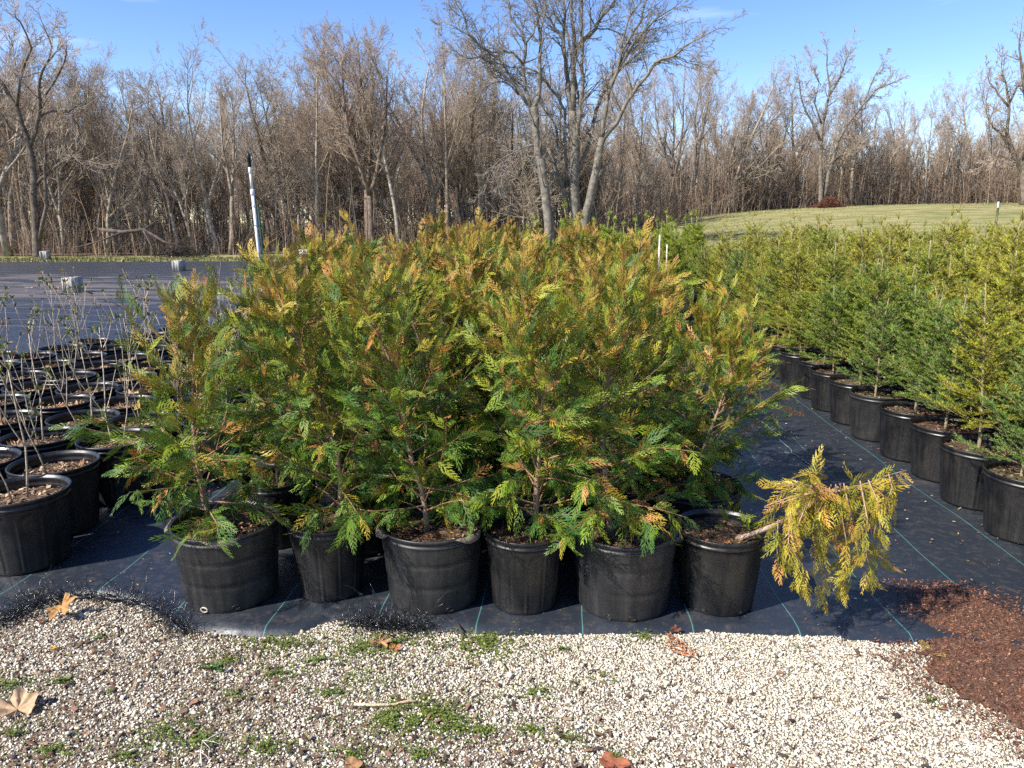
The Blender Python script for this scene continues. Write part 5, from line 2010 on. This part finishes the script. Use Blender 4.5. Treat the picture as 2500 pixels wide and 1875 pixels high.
# ------------------------------------------------------------------ weeds
def weeds():
    cl = [((640, 1572), 0.16, 160), ((700, 1580), 0.1, 120), ((880, 1590), 0.13, 240), ((960, 1575), 0.13, 260), ((1150, 1590), 0.10, 330), ((1190, 1570), 0.08, 200), ((1240, 1600), 0.06, 60), ((1570, 1560), 0.07, 70),
          ((960, 1760), 0.13, 420), ((1050, 1745), 0.14, 380), ((1110, 1780), 0.10, 160), ((1180, 1790), 0.05, 70), ((560, 1620), 0.05, 60), ((680, 1650), 0.08, 90), ((250, 1560), 0.04, 30),
          ((20, 1680), 0.07, 110), ((420, 1790), 0.10, 160), ((480, 1810), 0.10, 200), ((650, 1830), 0.08, 110), ((800, 1700), 0.07, 60), ((30, 1800), 0.06, 60), ((1310, 1700), 0.07, 70), ((1460, 1660), 0.04, 40), ((1300, 1790), 0.05, 60),
          ((900, 1660), 0.10, 90), ((780, 1620), 0.06, 70), ((130, 1840), 0.07, 80), ((320, 1850), 0.06, 80), ((580, 1700), 0.05, 40), ((1390, 1810), 0.06, 50), ((1500, 1850), 0.04, 30), ((1020, 1850), 0.07, 90), ((1370, 1590), 0.03, 30), ((850, 1850), 0.07, 90),
          ((150, 1670), 0.05, 50), ((2270, 1720), 0.04, 30)]
    P, S = [], []
    for (c, r, k) in cl:
        cx, cy = gp(*c)
        k = int(k * 2.2)
        q = r * np.abs(NP.standard_t(3, k)) * 0.55
        a = NP.uniform(0, 2 * pi, k)
        P.append(np.stack([cx + q * np.cos(a) * 1.25, cy + q * np.sin(a) * 0.75], -1))
        S.append(NP.uniform(0.003, 0.0062, k))
    P = np.concatenate(P)
    S = np.concatenate(S)
    n = len(P)
    # each a rosette of 4 small leaves
    V, C = [], []
    g = np.where(NP.random((n, 1)) < 0.7, [[0.17, 0.22, 0.035]], [[0.10, 0.14, 0.03]]) * NP.uniform(0.7, 1.2, (n, 1))
    keepn = fbm(P[:, 0], P[:, 1], 30) > 0.40
    P, S, g = P[keepn], S[keepn], g[keepn]
    n = len(P)
    z0 = 0.008 + 0.010 * NP.random(n)
    off = NP.uniform(0, 2 * pi, n)
    for k in range(5):
        a = off + 2 * pi * k / 5
        el = NP.uniform(0.1, 0.9, n)
        D = np.stack([np.cos(a) * np.cos(el), np.sin(a) * np.cos(el), np.sin(el)], -1)
        s = np.stack([-np.sin(a), np.cos(a), 0 * a], -1)
        p = np.stack([P[:, 0], P[:, 1], z0], -1)
        L = (S * NP.uniform(0.8, 1.3, n))[:, None]
        V.append(np.stack([p, p + D * L * 0.55 - s * L * 0.34, p + D * L, p + D * L * 0.55 + s * L * 0.34], 1))
        C.append(np.repeat(g[:, None, :], 4, axis=1) * NP.uniform(0.8, 1.2, (n, 1, 1)))
    V = np.concatenate(V).reshape(-1, 3)
    return mk('weeds', V, np.arange(len(V)).reshape(-1, 4), M_weed, np.concatenate(C).reshape(-1, 3))


tag(link('weeds', weeds()), 'low green chickweed patches growing through the gravel', 'weeds', kind='stuff')


def rosette(label, px, py, seed, nl, size, col, name='weed_plant'):
    rng = random.Random(seed)
    x, y = gp(px, py, 0.01)
    acc = Acc()
    for k in range(nl):
        a = rng.random() * 6.28
        el = rng.uniform(0.15, 1.0)
        d = Vector((cos(a) * cos(el), sin(a) * cos(el), sin(el)))
        s = Vector((-sin(a), cos(a), 0))
        b = Vector((rng.gauss(0, size * 0.5), rng.gauss(0, size * 0.3), rng.uniform(0.004, 0.012)))
        L = size * rng.uniform(0.5, 1.0)
        t = b + d * L * 1.1
        m1, m2 = b + d * L * 0.4, b + d * L * 0.8 + Vector((0, 0, -L * 0.05))
        c = np.array(col) * rng.uniform(0.7, 1.3)
        acc.add([b, m1 - s * L * 0.26, m1 + Vector((0, 0, -L * 0.05)), m1 + s * L * 0.26, m2 - s * L * 0.2, m2 + s * L * 0.2, t],
                [(0, 1, 2), (0, 2, 3), (1, 4, 2), (2, 4, 6), (2, 6, 5), (2, 5, 3)], c)
        if rng.random() < 0.5:
            seg_tubes(acc, [(0, 0, 0, *b, 0.001, 0.001), (*b, *m1, 0.001, 0.0008)], 3, (0.15, 0.12, 0.05))
    return tag(link(name, acc.mesh(name, M_weed), loc=(x, y, 0.004)), label, 'weed')


rosette('small broad leaved green weed alone in the gravel below the leftmost front pot', 521, 1632, 3, 26, 0.030, (0.09, 0.17, 0.045))
rosette('small olive weed in the gravel above the curled brown leaf', 150, 1665, 4, 22, 0.020, (0.13, 0.15, 0.05))
rosette('tiny green weed sprig in the left gravel', 270, 1692, 5, 9, 0.014, (0.12, 0.22, 0.03))

# ------------------------------------------------------------------ loose leaves, sticks, fallen sprays
def loose_leaf(label, px, py, rot, size, lobes, depth, curl, c, tilt=(0, 0), z=0.016, seed=1):
    x, y = gp(px, py, z)
    o = link('fallen_leaf', dead_leaf(seed, size, lobes, depth, curl, c), loc=(x, y, z))
    o.rotation_euler = (tilt[0], tilt[1], rot)
    return tag(o, label, 'leaf', 'dead leaves lying in front of the pots')


loose_leaf('large curled tan maple leaf at the left edge of the gravel', 42, 1732, radians(118), 0.070, 5, 0.28, 1.1, (0.50, 0.34, 0.20), (0.05, -0.15), 0.02, 21)
loose_leaf('orange brown pointed maple leaf caught on the frayed fabric edge', 150, 1478, radians(-35), 0.065, 5, 0.62, 0.9, (0.42, 0.22, 0.08), (0.5, 0.2), 0.05, 22)
loose_leaf('small oak leaf lying on weeds left of the fabric centre', 925, 1567, radians(-40), 0.045, 7, 0.75, 1.2, (0.36, 0.2, 0.10), (0.1, 0.1), 0.022, 23)
loose_leaf('small rust coloured star shaped leaf below the oak leaf', 963, 1583, radians(60), 0.026, 5, 0.6, 0.8, (0.36, 0.15, 0.06), (0.2, 0.0), 0.022, 24)
loose_leaf('rust brown leaf cut off by the bottom edge of the picture', 1500, 1868, radians(100), 0.05, 3, 0.2, 0.7, (0.36, 0.13, 0.07), (0.1, 0.2), 0.018, 25)
loose_leaf('brown oval leaf scrap in the bottom gravel at the left of centre', 855, 1868, radians(20), 0.03, 3, 0.2, 0.7, (0.33, 0.18, 0.09), (0.1, 0.1), 0.016, 26)
loose_leaf('tiny yellow leaf scrap on the left gravel', 128, 1582, radians(10), 0.013, 3, 0.3, 0.7, (0.55, 0.33, 0.06), (0, 0), 0.015, 27)
loose_leaf('crumpled brown leaf on the fabric hem above the orange dead spray', 1645, 1538, radians(10), 0.024, 5, 0.5, 1.3, (0.14, 0.05, 0.03), (0.2, 0.1), 0.022, 28)


def stick(label, pxs, r, c, name='stick', forks=(), z=0.014):
    acc = Acc()
    P = [Vector((*gp(px, py, z), z + 0.004 * (i % 2))) for i, (px, py) in enumerate(pxs)]
    b = P[0].copy()
    poly_tube(acc, [p - b for p in P], [r * (1 - 0.3 * i / len(P)) for i in range(len(P))], 6, c, rough=0.12)
    for f in forks:
        Q = [Vector((*gp(px, py, z), z + 0.006)) - b for px, py in f]
        poly_tube(acc, Q, [r * 0.6, r * 0.5, r * 0.3][:len(Q)], 5, c, rough=0.12)
    return tag(link(name, acc.mesh(name, M_bark_young, True), loc=b), label, 'stick')


stick('pale peeled stick lying on the gravel below the middle pots', [(868, 1720), (910, 1724), (960, 1720), (1000, 1713), (1022, 1712)], 0.0045, (0.52, 0.38, 0.24))
stick('bleached forked root lying in the lower left gravel', [(492, 1870), (490, 1840), (494, 1812), (530, 1795), (570, 1780)], 0.0018, (0.5, 0.47, 0.42), 'dead_root',
      [[(494, 1812), (512, 1830), (508, 1860)], [(494, 1812), (520, 1815), (540, 1822)], [(490, 1840), (505, 1850), (515, 1868)]])
stick('short green twig lying on the middle gravel', [(1225, 1617), (1233, 1632), (1244, 1648)], 0.0025, (0.16, 0.17, 0.06), 'twig')
stick('short brown twig poking out of the fabric edge near the centre weeds', [(1118, 1523), (1124, 1537), (1133, 1552)], 0.0035, (0.05, 0.04, 0.03), 'twig', z=0.02)
stick('dark bark sliver lying in the lower left gravel', [(283, 1816), (291, 1803), (302, 1790)], 0.0035, (0.07, 0.05, 0.04), 'twig')


def fallen_spray(label, a, b, c, tipc, wide=1.0, n=1):
    A = Vector((*gp(*a, 0.02), 0.022))
    B = Vector((*gp(*b, 0.02), 0.022))
    acc = Acc()
    rng = random.Random(9)
    put_spray(acc, rng, Vector((0, 0, 0)), B - A, (B - A).length, np.array(c), np.array(tipc), SPR_HI, nrm_bias=Vector((0, 0, 3)))
    V = np.concatenate(acc.V)
    V[:, 2] = np.maximum(V[:, 2] + 0.004, -0.006)
    acc.V = [V]
    return tag(link('fallen_spray', acc.mesh('fallen_spray', M_leafscale), loc=A), label, 'fallen spray')


fallen_spray('orange dead arborvitae spray lying on the gravel at the fabric edge', (1700, 1612), (1625, 1545), (0.5, 0.2, 0.1), (0.45, 0.22, 0.11))
fallen_spray('yellow arborvitae spray lying where mulch meets the fabric', (2312, 1612), (2243, 1562), (0.4, 0.26, 0.04), (0.42, 0.33, 0.05))
fallen_spray('small green arborvitae spray on the white gravel right of centre', (1922, 1572), (1958, 1578), (0.06, 0.12, 0.03), (0.1, 0.15, 0.04))

# ------------------------------------------------------------------ frayed fabric edges
def fray(label, path_px, rad, nth, seed):
    rng = random.Random(seed)
    P = [Vector((*gp(px, py, 0.02), 0.02)) for px, py in path_px]
    b = P[0].copy()
    P = [p - b for p in P]
    r = thing('frayed_fabric_roll', label, 'frayed fabric', (b.x, b.y, 0.0))
    acc = Acc()
    Q, Rd = [], []
    for i in range(len(P) - 1):
        for t in np.linspace(0, 1, 6, endpoint=False):
            v = P[i].lerp(P[i + 1], t)
            v.z = 0.014 + rad * 0.55 + rng.gauss(0, 0.002)
            v.y += rng.gauss(0, 0.003)
            Q.append(v)
            Rd.append(rad * rng.uniform(0.55, 1.0))
    Rd[0] = Rd[-1] = rad * 0.3
    poly_tube(acc, Q, Rd, 10, (0.02, 0.02, 0.02), rough=0.25)
    link('rolled_edge', acc.mesh('rolled_edge', M_fabric, True), r)
    segs = []
    for k in range(nth):
        i = rng.randrange(len(Q))
        p = Q[i] + Vector((rng.gauss(0, 0.02), rng.gauss(0, rad * 0.6), rad * rng.uniform(-0.1, 0.9)))
        d = Vector((rng.gauss(0, 1), rng.gauss(0, 1), rng.uniform(0.0, 1.1))).normalized()
        ax = Vector((rng.gauss(0, 1), rng.gauss(0, 1), rng.gauss(0, 1))).normalized()
        m = rng.choice((8, 12, 16, 20))
        st = rng.uniform(0.005, 0.009)
        w = rng.uniform(0.08, 0.4)
        for q in range(m):
            d = (Matrix.Rotation(w, 3, ax) @ d).normalized()
            p2 = p + d * st
            p2.z = max(0.012, p2.z)
            segs.append((*p, *p2, 0.001, 0.0009))
            p = p2
    acc = Acc()
    seg_tubes(acc, segs, 3, (0.02, 0.02, 0.02))
    o = link('loose_threads', acc.mesh('loose_threads', M_fray), r)
    o['kind'] = 'stuff'
    return r


fray('tangled roll of frayed black fabric threads along the left front edge', [(-60, 1545), (0, 1515), (50, 1492), (100, 1470), (160, 1455), (230, 1455), (290, 1462), (340, 1472), (390, 1495), (430, 1530), (455, 1545)], 0.008, 480, 31)
fray('small tangle of frayed black threads on the hem below the second and third pots', [(850, 1520), (900, 1524), (950, 1530), (1000, 1532), (1040, 1530)], 0.006, 260, 32)

# thin line lying in loops on the aisle
acc = Acc()
tw = [(1790, 1010), (1830, 1015), (1870, 1035), (1905, 1075), (1932, 1098), (1933, 1106), (1918, 1108), (1915, 1103), (1940, 1108), (1985, 1140), (2025, 1175)]
P = [Vector((*gp(px, py, 0.016), 0.016)) for px, py in tw]
b = P[0].copy()
Q = []
for i in range(len(P) - 1):
    for t in (0, 0.33, 0.66):
        Q.append(P[i].lerp(P[i + 1], t) - b)
poly_tube(acc, Q, 0.0022, 5, (0.16, 0.25, 0.28))
tag(link('loose_string', acc.mesh('loose_string', M_twig, True), loc=b), 'thin pale blue string looped on the fabric in the aisle', 'string')

# soft settling of odd leaves over the empty bed
for i, (px, py) in enumerate(((98, 666), (92, 688), (72, 703), (10, 790), (370, 640), (135, 704), (905, 640))):
    x, y = gp(px, py, 0.014)
    o = link('fallen_leaf', LEAVES[i % 4], loc=(x, y, 0.016), rotz=i * 1.3, scale=1.7)
    tag(o, 'tan dry leaf on the empty fabric bed, %s of the scattered ones' % ordw(i), 'leaf', 'dry leaves scattered on the empty fabric bed')

print('mesh tris', sum(len(m.loops) - 2 * len(m.polygons) for m in bpy.data.meshes))
